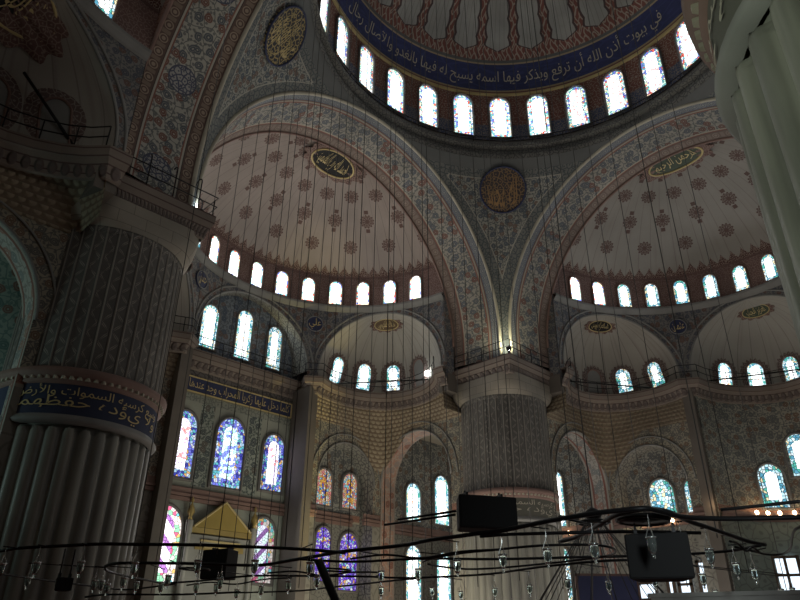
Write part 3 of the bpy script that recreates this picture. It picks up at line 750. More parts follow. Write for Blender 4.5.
pf = t.floral((.37, .41, .36), (.08, .10, .11), (.13, .11, .10), 1.8, (.10, .13, .12)); pale = t.arab((.43, .46, .40), (.38, .40, .35), .7, .02, dots=False)
au = t.mt('ABSOLUTE', u)
strip = t.mul(t.mul(t.gt(au, 1.28), t.lt(au, 2.22)), t.mul(t.gt(v, 9.9), t.lt(v, 15.2)))
mid_ = t.mix(strip, (.38, .40, .34), pf); mid_ = t.mix(t.gt(v, 14.9), mid_, t.arab((.33, .35, .30), (.2, .22, .2), 2.5, .07))
lun = t.floral((.27, .31, .35), (.10, .13, .18), (.2, .14, .12), 1.8, (.14, .17, .19))
MT['w_prayer'] = t.done(t.dirt(t.bands(v, [(9.15, pale), (9.3, (.4, .36, .28)), (9.75, (.34, .17, .13)), (15.35, mid_), (15.45, (.3, .29, .2)), (16.35, (.045, .055, .04)), (16.45, (.3, .29, .2)), (17.4, t.arab((.24, .22, .20), (.12, .11, .11), 2.5, .08)), (99, lun)])))
def flat(name, W, a, b, z0, z1, mat, nu=1):
    L = hypot(b[0]-a[0], b[1]-a[1])
    return grid(name, lambda i, j: (W(a[0]+(b[0]-a[0])*i, a[1]+(b[1]-a[1])*i, z0+(z1-z0)*j), ((i-.5)*L, z0+(z1-z0)*j)), max(1, nu), 1, mat, None, False, 'structure')
I_ = lambda x, y, z: (x, y, z)
flat('wall_north', I_, (-5, 24.7), (5, 24.7), 0, 23.2, MT['w_prayer'])
for s in (1, -1):
    flat('wall_north', I_, (s*4.95, 24.7), (s*24.7, 24.7), 0, 17, MT['w_corner'])
    flat('wall_north', I_, (s*4.95, 23.3), (s*4.95, 24.72), 0, 18.6, MT['blocks'])
    flat('wall_east', I_, (24.7, s*4.95), (24.7, s*24.7), 0, 17, MT['w_corner'])
    flat('wall_east', I_, (23.0, s*4.3), (23.3, s*4.9), 0, 17.4, MT['wallarab'])
def cen(a, b): p = ex_point(pi/2, a*pi, ZG, 4.3); return (WE(p.x, p.y, b*17.6), (a*13, b*17.6))
grid('wall_east', cen, 40, 1, MT['w_niche'], kind='structure')
flat('wall_west', I_, (-30, -30), (-30, 30), 0, 17, MT['plaster'])
flat('wall_south', I_, (-30, -27), (30, -27), 0, 17, MT['plaster'])
flat('wall_north', I_, (-24.7, 24.7), (-30, 24.7), 0, 17, MT['w_corner'])
# ceilings of the corner bays and outer aisles
def slab(x0, x1, y0, y1, z): MB().box(((x0+x1)/2, (y0+y1)/2, z+.1), (x1-x0, y1-y0, .2)).build('ceiling_bay', MT['plaster'], None, False, 'structure')
slab(11.9, 24.8, 11.9, 24.8, 16.6); slab(-30, -11.9, 11.9, 24.8, 16.6); slab(11.9, 30, -30, -11.9, 16.6); slab(-30, -11.9, -30, -13.5, 16.6)
def ell(k, s, aw=True):
    """lower L-shaped front under exedra at local x sign s"""
    W0 = WF[k]; W = lambda x, y, z: W0(x*s, y, z)
    arch_wall('wall_'+NAMES[k]+'_niche', W, (4.9, 23.35), (1, 0), 6.95, 15.5, [(3.7, 2.5, 11.6)], (0, 1.35), MT['w_front'], MT['wallarab'])
    arch_wall('wall_'+NAMES[k]+'_bay', W, (11.8, 23.35), (0, -1), 8.1, 15.7, [(3.38 if k != 3 else 4.1, 3.3, 11.65)], (1.4, 0), MT['w_front'], MT['soffit' if k else 'soffit_rose'])
    cx, cy = EC*cos(EXAZ[0]), YS+EC*sin(EXAZ[0])
    def loft(a, b):
        p = ex_point(EXAZ[0], pi*a, ZG); dx, dy = p.x-cx, p.y-cy; tt = 99
        if dx > 1e-6: tt = min(tt, (11.78-cx)/dx)
        if dy > 1e-6: tt = min(tt, (23.33-cy)/dy)
        qx, qy = cx+dx*tt, cy+dy*tt; qx = max(4.2, qx); 
        if qy < 15.3: f = (cy-15.3)/max(1e-6, (cy-qy)); qx, qy = cx+(qx-cx)*f, 15.3
        an = math.degrees(atan2(dy, dx)); cr = max(0, 1-abs(an-45)/28.); zb = 15.35-2.9*cr**1.2
        g = b**.8
        x = p.x+(qx-p.x)*g; y = p.y+(qy-p.y)*g; z = 17.3+(zb-17.3)*b
        return (W(x, y, z), (a*15, b*hypot(17.3-zb, 1)))
    grid('wall_'+NAMES[k]+'_muqarnas', loft, 60, 10, MT['muq'], kind='structure')
    pts = [(4.9, 23.3), (5.95, 23.3)]; 
    return W
t = T('bay_soffit_paint'); uv, u, v = t.uv()
MT['soffit'] = t.done(t.dirt(t.bands(v, [(.15, (.36, .34, .3)), (.3, BRICK), (1.1, t.floral((.44, .42, .38), (.22, .24, .24), (.36, .2, .16), 1.5, (.28, .26, .24))), (1.25, BRICK), (9, (.36, .34, .3))])))
t = T('bay_soffit_rose_paint'); uv, u, v = t.uv()
MT['soffit_rose'] = t.done(t.dirt(t.bands(v, [(.12, (.36, .30, .26)), (1.28, t.floral((.42, .25, .19), (.30, .26, .24), (.26, .12, .09), 1.5, (.42, .36, .30))), (9, (.36, .30, .26))])))
WR = ell(0, 1); ell(0, -1); ell(1, -1); ell(1, 1); ell(3, 1)
# long painted soffit seen through the opening right of the far pier, and the tiled wall behind the left arch
def vault(a, b): th = a*pi; return ((18.0+3.05*cos(th), 13.3+b*3.0, 11.9+3.2*sin(th)), (th*3.05, .3+b*.9))
flat('wall_north_west_bay', I_, (-24.7, 17.0), (-15.4, 16.2), 0, 16.6, MT['greentile'])
# ledges (trim) with the row of small lamps
def ledge(W, a, b, z=9.28, d=.34, m_='rosemould'):
    mb = MB(); A = Vector(W(*a, 0)); B = Vector(W(*b, 0)); c = (A+B)/2; L = (B-A).length; ang = atan2(B.y-A.y, B.x-A.x)
    M = Matrix.Rotation(ang, 3, 'Z')
    mb.box((c.x, c.y, z), (L, d, .16), M); mb.box((c.x, c.y, z-.22), (L, d*.6, .2), M); mb.box((c.x, c.y, z+.26), (L, .12, .3), M)
    mb.build('trim_5', MT[m_], None, False, 'structure')
ledge(I_, (-4.9, 24.55), (4.9, 24.55)); ledge(I_, (5.95, 24.6), (10.3, 24.6)); ledge(I_, (13.3, 24.6), (24.6, 24.6))
ledge(I_, (24.6, 5.95), (24.6, 10.3)); ledge(I_, (24.6, 13.3), (24.6, 24.6)); sweep('trim_6', [WE(*ex_point(pi/2, pi-pi*j/24, ZG, 4.3))[:2] for j in range(25)], [(0, 8.9), (.1, 8.95), (.2, 9.2), (.34, 9.25), (.34, 9.42), (0, 9.45)], MT['rosemould'], kind='structure')
for s in (1, -1):
    ledge(I_, (s*4.9, 23.3), (s*6.0, 23.3)); ledge(I_, (s*10.2, 23.3), (s*11.7, 23.3))
    ledge(I_, (23.3, s*4.9), (23.3, s*6.0)); ledge(I_, (23.3, s*10.2), (23.3, s*11.7))
# corner pilaster left of the niche arches
for s in (1, -1):
    MB().box((s*4.75, 23.6, 8.7), (.7, 1.9, 17.2)).build('wall_north_pilaster', MT['blocks'], None, False, 'structure')
    MB().box((23.6, s*4.75, 8.7), (1.9, .7, 17.2)).build('wall_east_pilaster', MT['blocks'], None, False, 'structure')

# ---- windows in the lower walls
NY = 24.64
def wn(x, z, w_, h, m_, y=NY, **k): return window((x, y, z), (0, -1, 0), w_, h, m_, .12, k.pop('frame', .18), .14, **k)
def we(y, z, w_, h, m_, x=24.64, **k): return window((x, y, z), (-1, 0, 0), w_, h, m_, .12, k.pop('frame', .18), .14, **k)
wn(-3.25, 12.2, 1.72, 3.9, 'g_qblue'); wn(0, 12.25, 2.0, 4.25, 'g_qmid'); wn(3.3, 12.2, 1.6, 3.6, 'g_qblue')
wn(-3.5, 6.6, 2.1, 3.95, 'g_stripe'); wn(3.05, 6.8, 1.75, 3.7, 'g_stripe_d')
wn(7.65, 11.3, 1.35, 2.4, 'g_qwarm'); wn(10.0, 11.35, 1.35, 2.4, 'g_qwarm'); wn(6.6, 7.3, .45, 2.4, 'g_violet'); wn(7.85, 7.0, 1.25, 3.3, 'g_violet'); wn(10.1, 6.7, 1.6, 3.6, 'g_violet')
wn(16.5, 11.5, 1.6, 2.8, 'g_clear'); wn(19.8, 12.1, 1.7, 3.8, 'g_clear'); wn(16.5, 6.3, 1.6, 4.0, 'g_clear'); wn(19.85, 6.1, 1.6, 4.0, 'g_clear')
we(17.0, 11.9, 1.4, 4.2, 'g_clear'); we(20.5, 11.5, 1.3, 2.7, 'g_clear'); we(17.0, 6.3, 1.25, 4.0, 'g_cool')
we(8.55, 10.85, 1.75, 2.5, 'g_dim'); we(6.35, 10.6, 1.1, 2.4, 'g_dim')
for o_, z_, h_, wd_ in ((-31, 11.2, 2.8, 1.75), (-4, 13.1, 2.7, 1.6), (24, 11.2, 2.8, 1.75)):
    ps = pi/2+radians(o_); p = ex_point(pi/2, ps, ZG, 4.3, inset=.06); a_ = Vector(WE(*ex_point(pi/2, ps-.03, ZG, 4.3))); b_ = Vector(WE(*ex_point(pi/2, ps+.03, ZG, 4.3))); t_ = b_-a_
    n_ = Vector((-t_.y, t_.x, 0)); n_ = n_ if n_.x < 0 else -n_
    q_ = WE(p.x, p.y, z_); window(q_, n_, wd_, h_, 'g_cool', .12, .18, .14)
# plain rectangular daylight windows near the floor
def rectwin(P, N, w_, h, cols=3, rows=2):
    WN[0] += 1; N = Vector(N); X = Vector((0, 0, 1)).cross(N).normalized(); M = Matrix((X, -N, Vector((0, 0, 1)))).transposed().to_4x4(); M.translation = Vector(P)
    e = bpy.data.objects.new('window_%d' % WN[0], None); COL.objects.link(e); e.matrix_world = M; e['kind'] = 'structure'
    MB().box((0, -.01, 0), (w_, .02, h)).build('pane', MT['g_plain'], e)
    mb = MB()
    for i in range(cols+1): mb.box((-w_/2+w_*i/cols, -.06, 0), (.16 if 0 < i < cols else .2, .1, h+.2))
    for j in range(rows+1): mb.box((0, -.06, -h/2+h*j/rows), (w_+.2, .1, .16))
    mb.build('glazing_bars', MT['wood'], e)
rectwin((26.8, 2.75, 5.7), Vector((-.9, -.45, 0)).normalized(), 2.2, 2.1); rectwin((24.6, 7.95, 5.3), (-1, 0, 0), .8, 1.8, 1, 2); rectwin((24.6, 8.9, 5.3), (-1, 0, 0), .4, 2.0, 1, 1); rectwin((24.6, 10.6, 5.5), (-1, 0, 0), 1.3, 2.0, 1, 2); rectwin((24.6, 6.6, 5.5), (-1, 0, 0), .7, 2.2, 1, 1)

# ================================================================== PIERS
P1 = (-Cc, Cc); P2 = (Cc, Cc); P4 = (-Cc, -Cc)
t = T('grey_ground'); MT['bandgrey'] = t.done(t.arab((.12, .12, .10), (.20, .19, .16), 3, .06))
def pier(c, face, label, cap=True, nfl=34, nleaf=40):
    e = tag(empty('marble_pier', (c[0], c[1], 0)), label, 'pillar'); r = 2.8
    def reed(a, b):
        z = b*8.05; th = a*2*pi; f = a*nfl; ph = abs((f % 1)-.5)*2
        top = 7.75+.25*sqrt(max(0, 1-ph**2)) ; amp = .17 if z < top else .02
        rr = r-.06-amp*ph**2.2*1.0
        return ((rr*cos(th), rr*sin(th), z), (f, z))
    V, UVs, F = [], [], []; nu = nfl*8; zs = [0, 2, 4, 6, 7.5, 7.72, 7.78, 7.84, 7.90, 7.95, 8.0, 8.08]
    for z in zs:
        for i in range(nu):
            th = 2*pi*i/nu; ph = abs(((i/8) % 1)-.5)*2; top = 7.6+.36*sqrt(max(0, 1-ph**2)); amp = .22*(1-sqrt(max(0, 1-ph*ph*.97))) if z < top else .19
            rr = r+.0-amp; V.append((rr*cos(th), rr*sin(th), z)); UVs.append((i/8, z))
    for j in range(len(zs)-1):
        for i in range(nu): a = j*nu+i; b = j*nu+(i+1) % nu; F.append((a, b, b+nu, a+nu))
    mesh_obj('lower_shaft', V, F, MT['reed'], e, UVs)
    MB().lathe([(r-.1, 8.02), (r+.10, 8.05), (r+.16, 8.15), (r+.08, 8.25), (r+.02, 8.33)], n=72).build('lower_moulding', MT['greymould'], e, True)
    MB().lathe([(r+.02, 8.3), (r+.02, 9.4)], n=72).build('inscription_band', MT['bandblue' if c == P1 else 'bandgrey'], e, True)
    MB().lathe([(r+.02, 9.36), (r+.12, 9.42), (r+.10, 9.55), (r+.26, 9.66), (r+.28, 9.85), (r+.1, 9.95), (r-.1, 10.0)], n=72).build('upper_moulding', MT['rosemould'], e, True)
    V = [((r+.09+(.10 if (i//2) % 2 else 0))*cos(2*pi*i/288), (r+.09+(.10 if (i//2) % 2 else 0))*sin(2*pi*i/288), z) for z in (9.50, 9.60) for i in range(288)]
    mesh_obj('bead_course', V, [(i, (i+1) % 288, (i+1) % 288+288, i+288) for i in range(288)]+[tuple(range(288))], MT['ivory'], e, None, None, False)
    V, UVs, F = [], [], []; nu = nleaf*6; zs = [9.95]+[10.2+i*.6 for i in range(9)]+[15.25, 15.32, 15.38, 15.44, 15.5, 15.55, 15.6, 15.75]
    for z in zs:
        for i in range(nu):
            th = 2*pi*i/nu; ph = abs(((i/6) % 1)-.5)*2; top = 15.2+.36*sqrt(max(0, 1-ph**2)); rr = r-.03+(-.05 if (z < top and ph < .8) else 0.)
            V.append((rr*cos(th), rr*sin(th), z)); UVs.append((i/6, z))
    for j in range(len(zs)-1):
        for i in range(nu): a = j*nu+i; b = j*nu+(i+1) % nu; F.append((a, b, b+nu, a+nu))
    Fm = mesh_obj('upper_shaft', V, F, MT['leafshaft'], e, None, None, False)
    # proper uv per loop so the seam does not wrap
    l = Fm.data.uv_layers.new(name='UVMap')
    for p in Fm.data.polygons:
        ii = [q % nu for q in p.vertices]; wrap = max(ii)-min(ii) > nu/2
        for li, vi, q in zip(p.loop_indices, p.vertices, ii): l.data[li].uv = ((q+(nu if wrap and q < nu/2 else 0))/6, zs[vi//nu])
    def capf(a, b):
        th = a*2*pi; n = 2+b*14; cc, ss = abs(cos(th)), abs(sin(th)); n = 2+b*5; rr = (2.80-b*.14)/((cc**n+ss**n)**(1/n))
        return ((rr*cos(th), rr*sin(th), 15.7+b*1.3), (th*2.8, 15.7+b*1.3))
    grid('cap_base', capf, 96, 6, MT['blocks'], e)
    q_ = 2.5; cp = [(-q_, -q_), (-q_, q_), (q_, q_), (q_, -q_)]
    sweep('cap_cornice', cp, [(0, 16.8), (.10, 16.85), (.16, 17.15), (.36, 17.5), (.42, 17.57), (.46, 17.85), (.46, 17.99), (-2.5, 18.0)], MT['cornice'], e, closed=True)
    return e
pier(P1, 0, 'huge dark round pier at left with carved panels above a gold on blue lettered band')
pier(P2, 0, 'distant round pier near the middle, standing between the two ribbed half domes')
pier(P4, 0, 'nearest pier, pale fluted marble shaft leaning in at the top right corner', cap=False)

# inscriptions on the pier bands
def band_text(c, txt, a0, a1, z0, z1, label, mat='goldpaint', R=2.84):
    def fn(a, b, t): th = a0+(a1-a0)*a; rr = R+t; return (c[0]+rr*cos(th), c[1]+rr*sin(th), z0+(z1-z0)*b)
    return fn
L1 = ('ولا يؤده حفظهما', 'وسع كرسيه السموات والأرض')
for c, a0, spans, lab in ((P1, -150, ((-152, -42),), 'gold arabic lettering on the dark blue band of the left pier'), (P2, 0, ((-190, -58),), 'arabic lettering on the narrow band of the distant middle pier'), (P4, 0, ((45, 200),), 'arabic lettering on the band of the near fluted pier')):
    for s0, s1 in spans:
        par = [o for o in bpy.data.objects if o.name.startswith('marble_pier') and abs(o.location.x-c[0]) < .1 and abs(o.location.y-c[1]) < .1][0]
        for row, txt in ((0, L1[0]), (1, L1[1])):
            z0, z1 = (8.38, 8.96) if row == 0 else (8.82, 9.34)
            fn = band_text((0, 0), txt, radians(s0), radians(s1), z0, z1, '')
            o = letters('lettering', txt, fn, MT['goldpaint'] if c == P1 else MT['ivory'], par, .015)
#DETAILS

# ================================================================== INSCRIPTIONS AND MEDALLIONS
def dtext(a, b, t): th = radians(108-122*a); tt = T0+(.62+1.55*b)/DR; x, y, z = domep(th, tt, t+.01); return (x, y, z)
o = letters('calligraphy_frieze', 'في بيوت أذن الله أن ترفع ويذكر فيها اسمه يسبح له فيها بالغدو والآصال رجال', dtext, MT['ivory'], None, .04)
tag(o, 'pale arabic calligraphy running around the dark blue ring inside the central dome', 'inscription')
e = tag(empty('wall_inscription', (0, 24.6, 15.9)), 'long dark horizontal panel with gold arabic lettering above the three tall stained windows', 'inscription')
MB().box((0, .03, 0), (8.7, .1, .95)).build('board', MT['navy'], e)
mb = MB()
for z_ in (-.47, .47): mb.box((0, -.04, z_), (8.8, .08, .07))
for x_ in (-4.37, 4.37): mb.box((x_, -.04, 0), (.07, .08, 1.0))
mb.build('border', MT['goldpaint'], e)
letters('lettering', 'كلما دخل عليها زكريا المحراب وجد عندها رزقا', lambda a, b, t: (-4.2+8.4*a, -.05, -.36+.72*b), MT['goldpaint'], e)

def medallion(P, N, up, w_, h, label, txt, ground='navy', ink='goldpaint', rim='goldpaint', crest=None, bend=15.9):
    B = lambda x, z: -(x*x+z*z)/(2*bend)
    P = Vector(P); N = Vector(N).normalized(); up = Vector(up); X = up.cross(N).normalized(); Z = N.cross(X).normalized()
    M = Matrix((X, -N, Z)).transposed().to_4x4(); M.translation = P
    e = bpy.data.objects.new('calligraphy_medallion', None); COL.objects.link(e); e.matrix_world = M; tag(e, label, 'medallion')
    n = 40; el = [(w_/2*cos(2*pi*k/n), h/2*sin(2*pi*k/n)) for k in range(n)]
    if crest:
        V = []; 
        for k in range(96): q = 1.34+.10*cos(k*pi/4)*1; V.append((w_/2*q*cos(2*pi*k/96), -.01, h/2*q*sin(2*pi*k/96)))
        V = [(v[0], v[1]+B(v[0], v[2])-.02, v[2]) for v in V]; V += [(v[0], v[1]+.05, v[2]) for v in V]; V.append((0, -.01, 0))
        mesh_obj('crest_border', V, [(k, (k+1) % 96, 192) for k in range(96)]+[(k, (k+1) % 96, (k+1) % 96+96, k+96) for k in range(96)], MT[crest], e, [(v[0], v[2]) for v in V], None, False)
    V = [(x, -.07+B(x, z), z) for x, z in el]+[(x, .05, z) for x, z in el]+[(0, -.07, 0)]
    mesh_obj('disc', V, [(k, (k+1) % n, 2*n) for k in range(n)]+[(k, (k+1) % n, (k+1) % n+n, k+n) for k in range(n)], MT[ground], e, [(v[0], v[2]) for v in V], None, False)
    MB().tube([(x, -.08+B(x, z), z) for x, z in el], max(.035, w_*.02), 6, closed=True).build('rim', MT[rim], e, True)
    k_ = .62
    def fn(a, b, t):
        x = (2*a-1); z = (2*b-1); r = max(abs(x), abs(z)) / max(1e-6, hypot(x, z)) if (x or z) else 1
        x2 = x*sqrt(max(0, 1-z*z*.42)); z2 = z*sqrt(max(0, 1-x*x*.42)); xx, zz = w_/2*k_*1.25*x2, h/2*k_*1.25*z2; q = max(1e-6, hypot(2*xx/w_, 2*zz/h)); return (xx, -.10+q*B(xx/q, zz/q), zz)
    letters('lettering', txt, fn, MT[ink], e)
    return e
for az, lab, txt in ((45, 'large round medallion with brown and gold calligraphy at the centre of the middle pendentive', 'الله محمد'), (135, 'oval gold calligraphy medallion on the pendentive above the left pier', 'عمر الفاروق')):
    a = radians(az); z = 29.0; rho = sqrt(SR*SR-(z-ZA)**2)-.10
    P = Vector((rho*cos(a), rho*sin(a), z)); N = Vector((0, 0, ZA))-Vector((0, 0, 0)); N = Vector((0, 0, ZA))-P
    medallion(P, N, (0, 0, 1), 3.05, 3.05, lab, txt, 'umberarab' if az == 45 else 'goldarab', 'umberink' if az == 45 else 'goldpaint', 'navy')
for k, azd, lab, txt in ((0, 62, 'small dark medallion between the windowed lunette and the pale niche vault beside it', 'علي'), (0, 118.5, 'small round medallion on the spandrel right behind the left pier', 'حسن'), (1, 118, 'small black round medallion with gold script between the two right hand niche vaults', 'عثمان')):
    a = radians(azd); W = WF[k]; P = W(9.62*cos(a), YS+9.62*sin(a), 21.95); C_ = W(0, YS, 21.95)
    medallion(P, Vector(C_)-Vector(P), (0, 0, 1), 1.15, 1.15, lab, txt, 'navy', 'goldpaint', 'greymould')
def on_sphere(P, C_, w_, h, lab, txt, up=(0, 0, 1), **kw):
    N = Vector(C_)-Vector(P); P = Vector(P)+N.normalized()*.14; medallion(P, N, up, w_, h, lab, txt, bend=9.5, **kw)
on_sphere((.5, 16.75, 30.88), (0, 14.28, 19.8), 3.3, 1.9, 'dark oval plaque with gold calligraphy at the crown of the left ribbed half dome', 'الحمد لله رب العالمين', (0, -1, 0.2), ground='black', crest='crest')
on_sphere((16.4, .1, 30.9), (14.28, 0, 19.8), 3.6, 1.7, 'dark green oval calligraphy plaque at the crown of the right ribbed half dome', 'الرحمن الرحيم', (-1, 0, .2), ground='moss', crest='crest')
def ex_med(k, ai, lab, txt, w_=1.75, h=1.0, bz=.955, **kw):
    W = WF[k]; al = EXAZ[ai]; z = ZG+EA*RI*bz; p = ex_point(al, pi/2, z, EB(k, ai)); q = ex_point(al, pi/2, z-.3, EB(k, ai)); P = Vector(W(*p)); C_ = Vector(W(EC*cos(al), YS+EC*sin(al), ZG+.5))
    up = Vector(W(*p))-Vector(W(*q)); N = (C_-P).normalized(); medallion(P+N*.08, N, up, w_, h, lab, txt, crest='crest', bend=3.6, **kw)
ex_med(0, 0, 'gold calligraphy medallion at the crown of the pale niche vault left of the middle pier', 'الملك القدوس', ground='umber')
ex_med(1, 2, 'black calligraphy medallion at the crown of the niche vault right of the middle pier', 'السلام المؤمن', ground='black')
ex_med(1, 1, 'green calligraphy medallion at the crown of the niche vault at the right edge', 'العزيز الجبار', ground='moss')
ex_med(3, 0, 'large dark crested medallion at the crown of the vault in the top left corner', 'الخالق البارئ', 4.0, 2.3, .93, ground='black')

# the prayer niche crest between the lower windows
e = tag(empty('prayer_niche', (0, 24.6, 0)), 'gilded triangular gable with finials over a pale marble prayer niche between the striped windows', 'niche')
MB().box((0, -.12, 3.6), (3.9, .2, 7.2)).build('marble_surround', MT['marble'], e)
MB().box((0, -.26, 7.42), (4.1, .3, .28)).build('entablature', MT['gilt'] if 'gilt' in MT else MT['gold'], e)
Mg = Matrix.Translation((0, -.4, 0))
MB().prism([(-1.85, 7.58), (1.85, 7.58), (0.15, 9.1), (-.15, 9.1)], Mg, .25).build('gable', MT['giltarab'], e)
mb = MB(); mb.tube([(-1.9, -.42, 7.6), (0, -.42, 9.15), (1.9, -.42, 7.6)], .07, 5); mb.build('gable_moulding', MT['goldpaint'], e)
for s in (-1, 1):
    MB().lathe([(.02, 0), (.14, .05), (.08, .2), (.22, .45), (.16, .7), (.03, .95), (.10, 1.1), (.02, 1.3)], (s*2.15, -.3, 7.9), 10).build('finial', MT['gold'], e, True)
    MB().lathe([(.16, 0), (.16, 7.2), (.2, 7.25), (.2, 7.9)], (s*2.15, -.3, 0), 12).build('colonnette', MT['marble'], e, True)
mb = MB()
for i in range(5): mb.box((0, -.26-.05*i, 6.9-.35*i), (2.6-.4*i, .2, .1))
mb.build('niche_hood', MT['goldpaint'], e)
MB().box((0, -.25, 6.55), (3.2, .06, .3)).build('text_panel', MT['gold'], e)

# ================================================================== CHANDELIER
RODS = {'R1': [(-17.91, 2.47), (-17.81, 2.13), (-17.71, 1.39), (-17.34, 0.56), (-16.98, -0.22), (-16.62, -0.57), (-16.2, -1.0), (-15.77, -1.39), (-15.21, -1.74), (-14.31, -2.24), (-13.42, -2.41)], 'R2': [(-15.18, 3.67), (-15.31, 3.02), (-15.14, 2.53), (-14.24, 1.64), (-13.43, 1.16), (-13.05, 0.72), (-13.18, -0.45), (-13.32, -1.58), (-13.42, -2.41), (-13.29, -3.69), (-13.45, -4.53), (-13.47, -5.18), (-13.49, -5.79), (-13.53, -6.18), (-13.72, -6.91), (-13.82, -7.52), (-13.84, -7.82), (-13.81, -8.08), (-13.73, -8.37), (-13.39, -8.42), (-12.72, -8.49), (-12.17, -8.98), (-11.75, -9.66)], 'R2b': [(-15.18, 3.67), (-14.72, 4.33), (-13.91, 5.11), (-13.13, 5.71), (-12.46, 6.08), (-12.16, 4.78), (-12.21, 3.51)], 'R3': [(-13.48, -1.16), (-12.88, -1.34), (-12.43, -1.72), (-12.15, -2.55), (-11.89, -3.1), (-11.08, -3.89), (-10.54, -4.76), (-10.25, -5.33), (-9.81, -6.05)], 'R3e': [(-9.39, -6.97), (-9.36, -7.43), (-9.4, -7.79), (-9.76, -8.32)], 'R4': [(-11.55, -2.59), (-11.79, -2.96), (-12.0, -3.45), (-12.15, -4.17), (-12.12, -4.71), (-12.09, -5.52), (-11.91, -5.98), (-11.59, -6.34), (-11.27, -6.44), (-10.85, -6.35), (-10.48, -6.16), (-10.16, -5.88), (-10.0, -5.49), (-9.8, -4.61), (-9.71, -3.6), (-9.73, -2.83), (-9.99, -2.37), (-10.71, -2.3), (-11.22, -2.43)], 'R6': [(-9.0, 7.75), (-8.31, 5.55), (-8.6, 3.79), (-8.74, 2.36), (-9.01, 0.57), (-8.97, -0.73), (-8.78, -2.09), (-9.29, -3.79), (-9.44, -5.27), (-9.2, -5.8)], 'R7': [(-16.76, 6.19), (-16.31, 6.76), (-14.79, 7.91), (-13.06, 8.94), (-12.0, 9.45), (-11.97, 7.9), (-12.11, 6.17)], 'R7b': [(-12.16, 4.78), (-12.1, 2.58), (-11.32, 1.65), (-10.3, 0.64), (-9.4, 0.18), (-8.97, -0.73)], 'R8': [(-13.66, 8.19), (-13.68, 6.6), (-12.49, 5.11), (-12.0, 3.09)], 'R9': [(-13.51, -5.61), (-13.38, -6.07), (-13.01, -6.69), (-12.63, -7.28), (-12.19, -7.74), (-11.67, -8.17)], 'R10': [(-11.77, -5.88), (-12.09, -6.4), (-12.91, -7.28), (-13.41, -7.79), (-13.58, -8.16), (-13.48, -8.38), (-13.1, -8.42), (-12.33, -8.31), (-11.58, -8.27), (-10.69, -8.21), (-9.74, -8.16), (-9.2, -8.21)], 'R11': [(-13.31, -9.12), (-13.26, -9.55), (-13.23, -10.03)], 'R12': [(-9.66, -7.89), (-8.95, -7.9), (-8.26, -7.92), (-8.18, -8.13), (-8.8, -8.46), (-10.13, -8.91), (-10.93, -9.2), (-11.38, -9.48)]}
UP = {'R13': [(-12.89, -2.89), (-12.86, -3.76), (-12.84, -4.56)], 'R14': [(-13.14, -3.49), (-13.1, -4.22), (-13.09, -4.79)], 'R15': [(-11.46, -5.72), (-10.88, -5.7), (-10.07, -5.73)], 'R16': [(-11.53, -5.79), (-11.06, -5.85)]}
LAMPS = [(-17.6, 0.71, 2.72, 35), (-17.16, -0.05, 2.72, 80), (-17.94, 1.37, 2.72, 1), (-16.64, 3.9, 2.49, 24), (-16.09, 3.71, 2.45, 55), (-15.25, 3.51, 2.72, 101), (-14.78, 4.28, 2.72, 107), (-15.3, 2.35, 2.72, 123), (-15.43, 3.45, 2.43, 91), (-16.48, -0.59, 2.72, 134), (-14.65, 3.11, 2.57, 135), (-14.93, 1.17, 2.72, 168), (-15.94, -1.7, 2.72, 197), (-14.18, 2.88, 2.47, 159), (-13.85, 0.99, 2.72, 220), (-11.93, 3.35, 2.72, 236), (-13.14, 2.3, 2.54, 215), (-13.52, 2.52, 2.53, 195), (-15.33, -2.42, 2.72, 254), (-12.14, 2.0, 2.72, 261), (-12.54, 0.42, 2.72, 288), (-14.54, -2.84, 2.72, 309), (-12.86, -0.95, 2.72, 317), (-12.79, -2.71, 2.72, 381), (-12.63, -3.49, 2.72, 418), (-13.2, -4.88, 2.72, 457), (-10.17, 0.03, 2.55, 381), (-9.34, -0.81, 2.56, 432), (-7.95, -0.51, 2.72, 461), (-13.3, -5.85, 2.72, 503), (-13.39, -6.69, 2.72, 548), (-8.26, -1.8, 2.72, 495), (-8.52, -2.96, 2.72, 529), (-9.14, -4.32, 2.72, 568), (-13.45, -7.46, 2.72, 595), (-8.18, -4.69, 2.72, 609), (-13.51, -8.29, 2.72, 652), (-12.69, -8.32, 2.72, 684), (-8.71, -5.95, 2.72, 655), (-8.55, -6.81, 2.72, 703), (-11.94, -8.35, 2.72, 710), (-9.96, -7.95, 2.72, 737), (-8.93, -7.86, 2.72, 755), (-4.54, -5.4, 2.72, 716), (-3.97, -6.66, 2.72, 782), (-4.14, -6.95, 2.72, 793)]
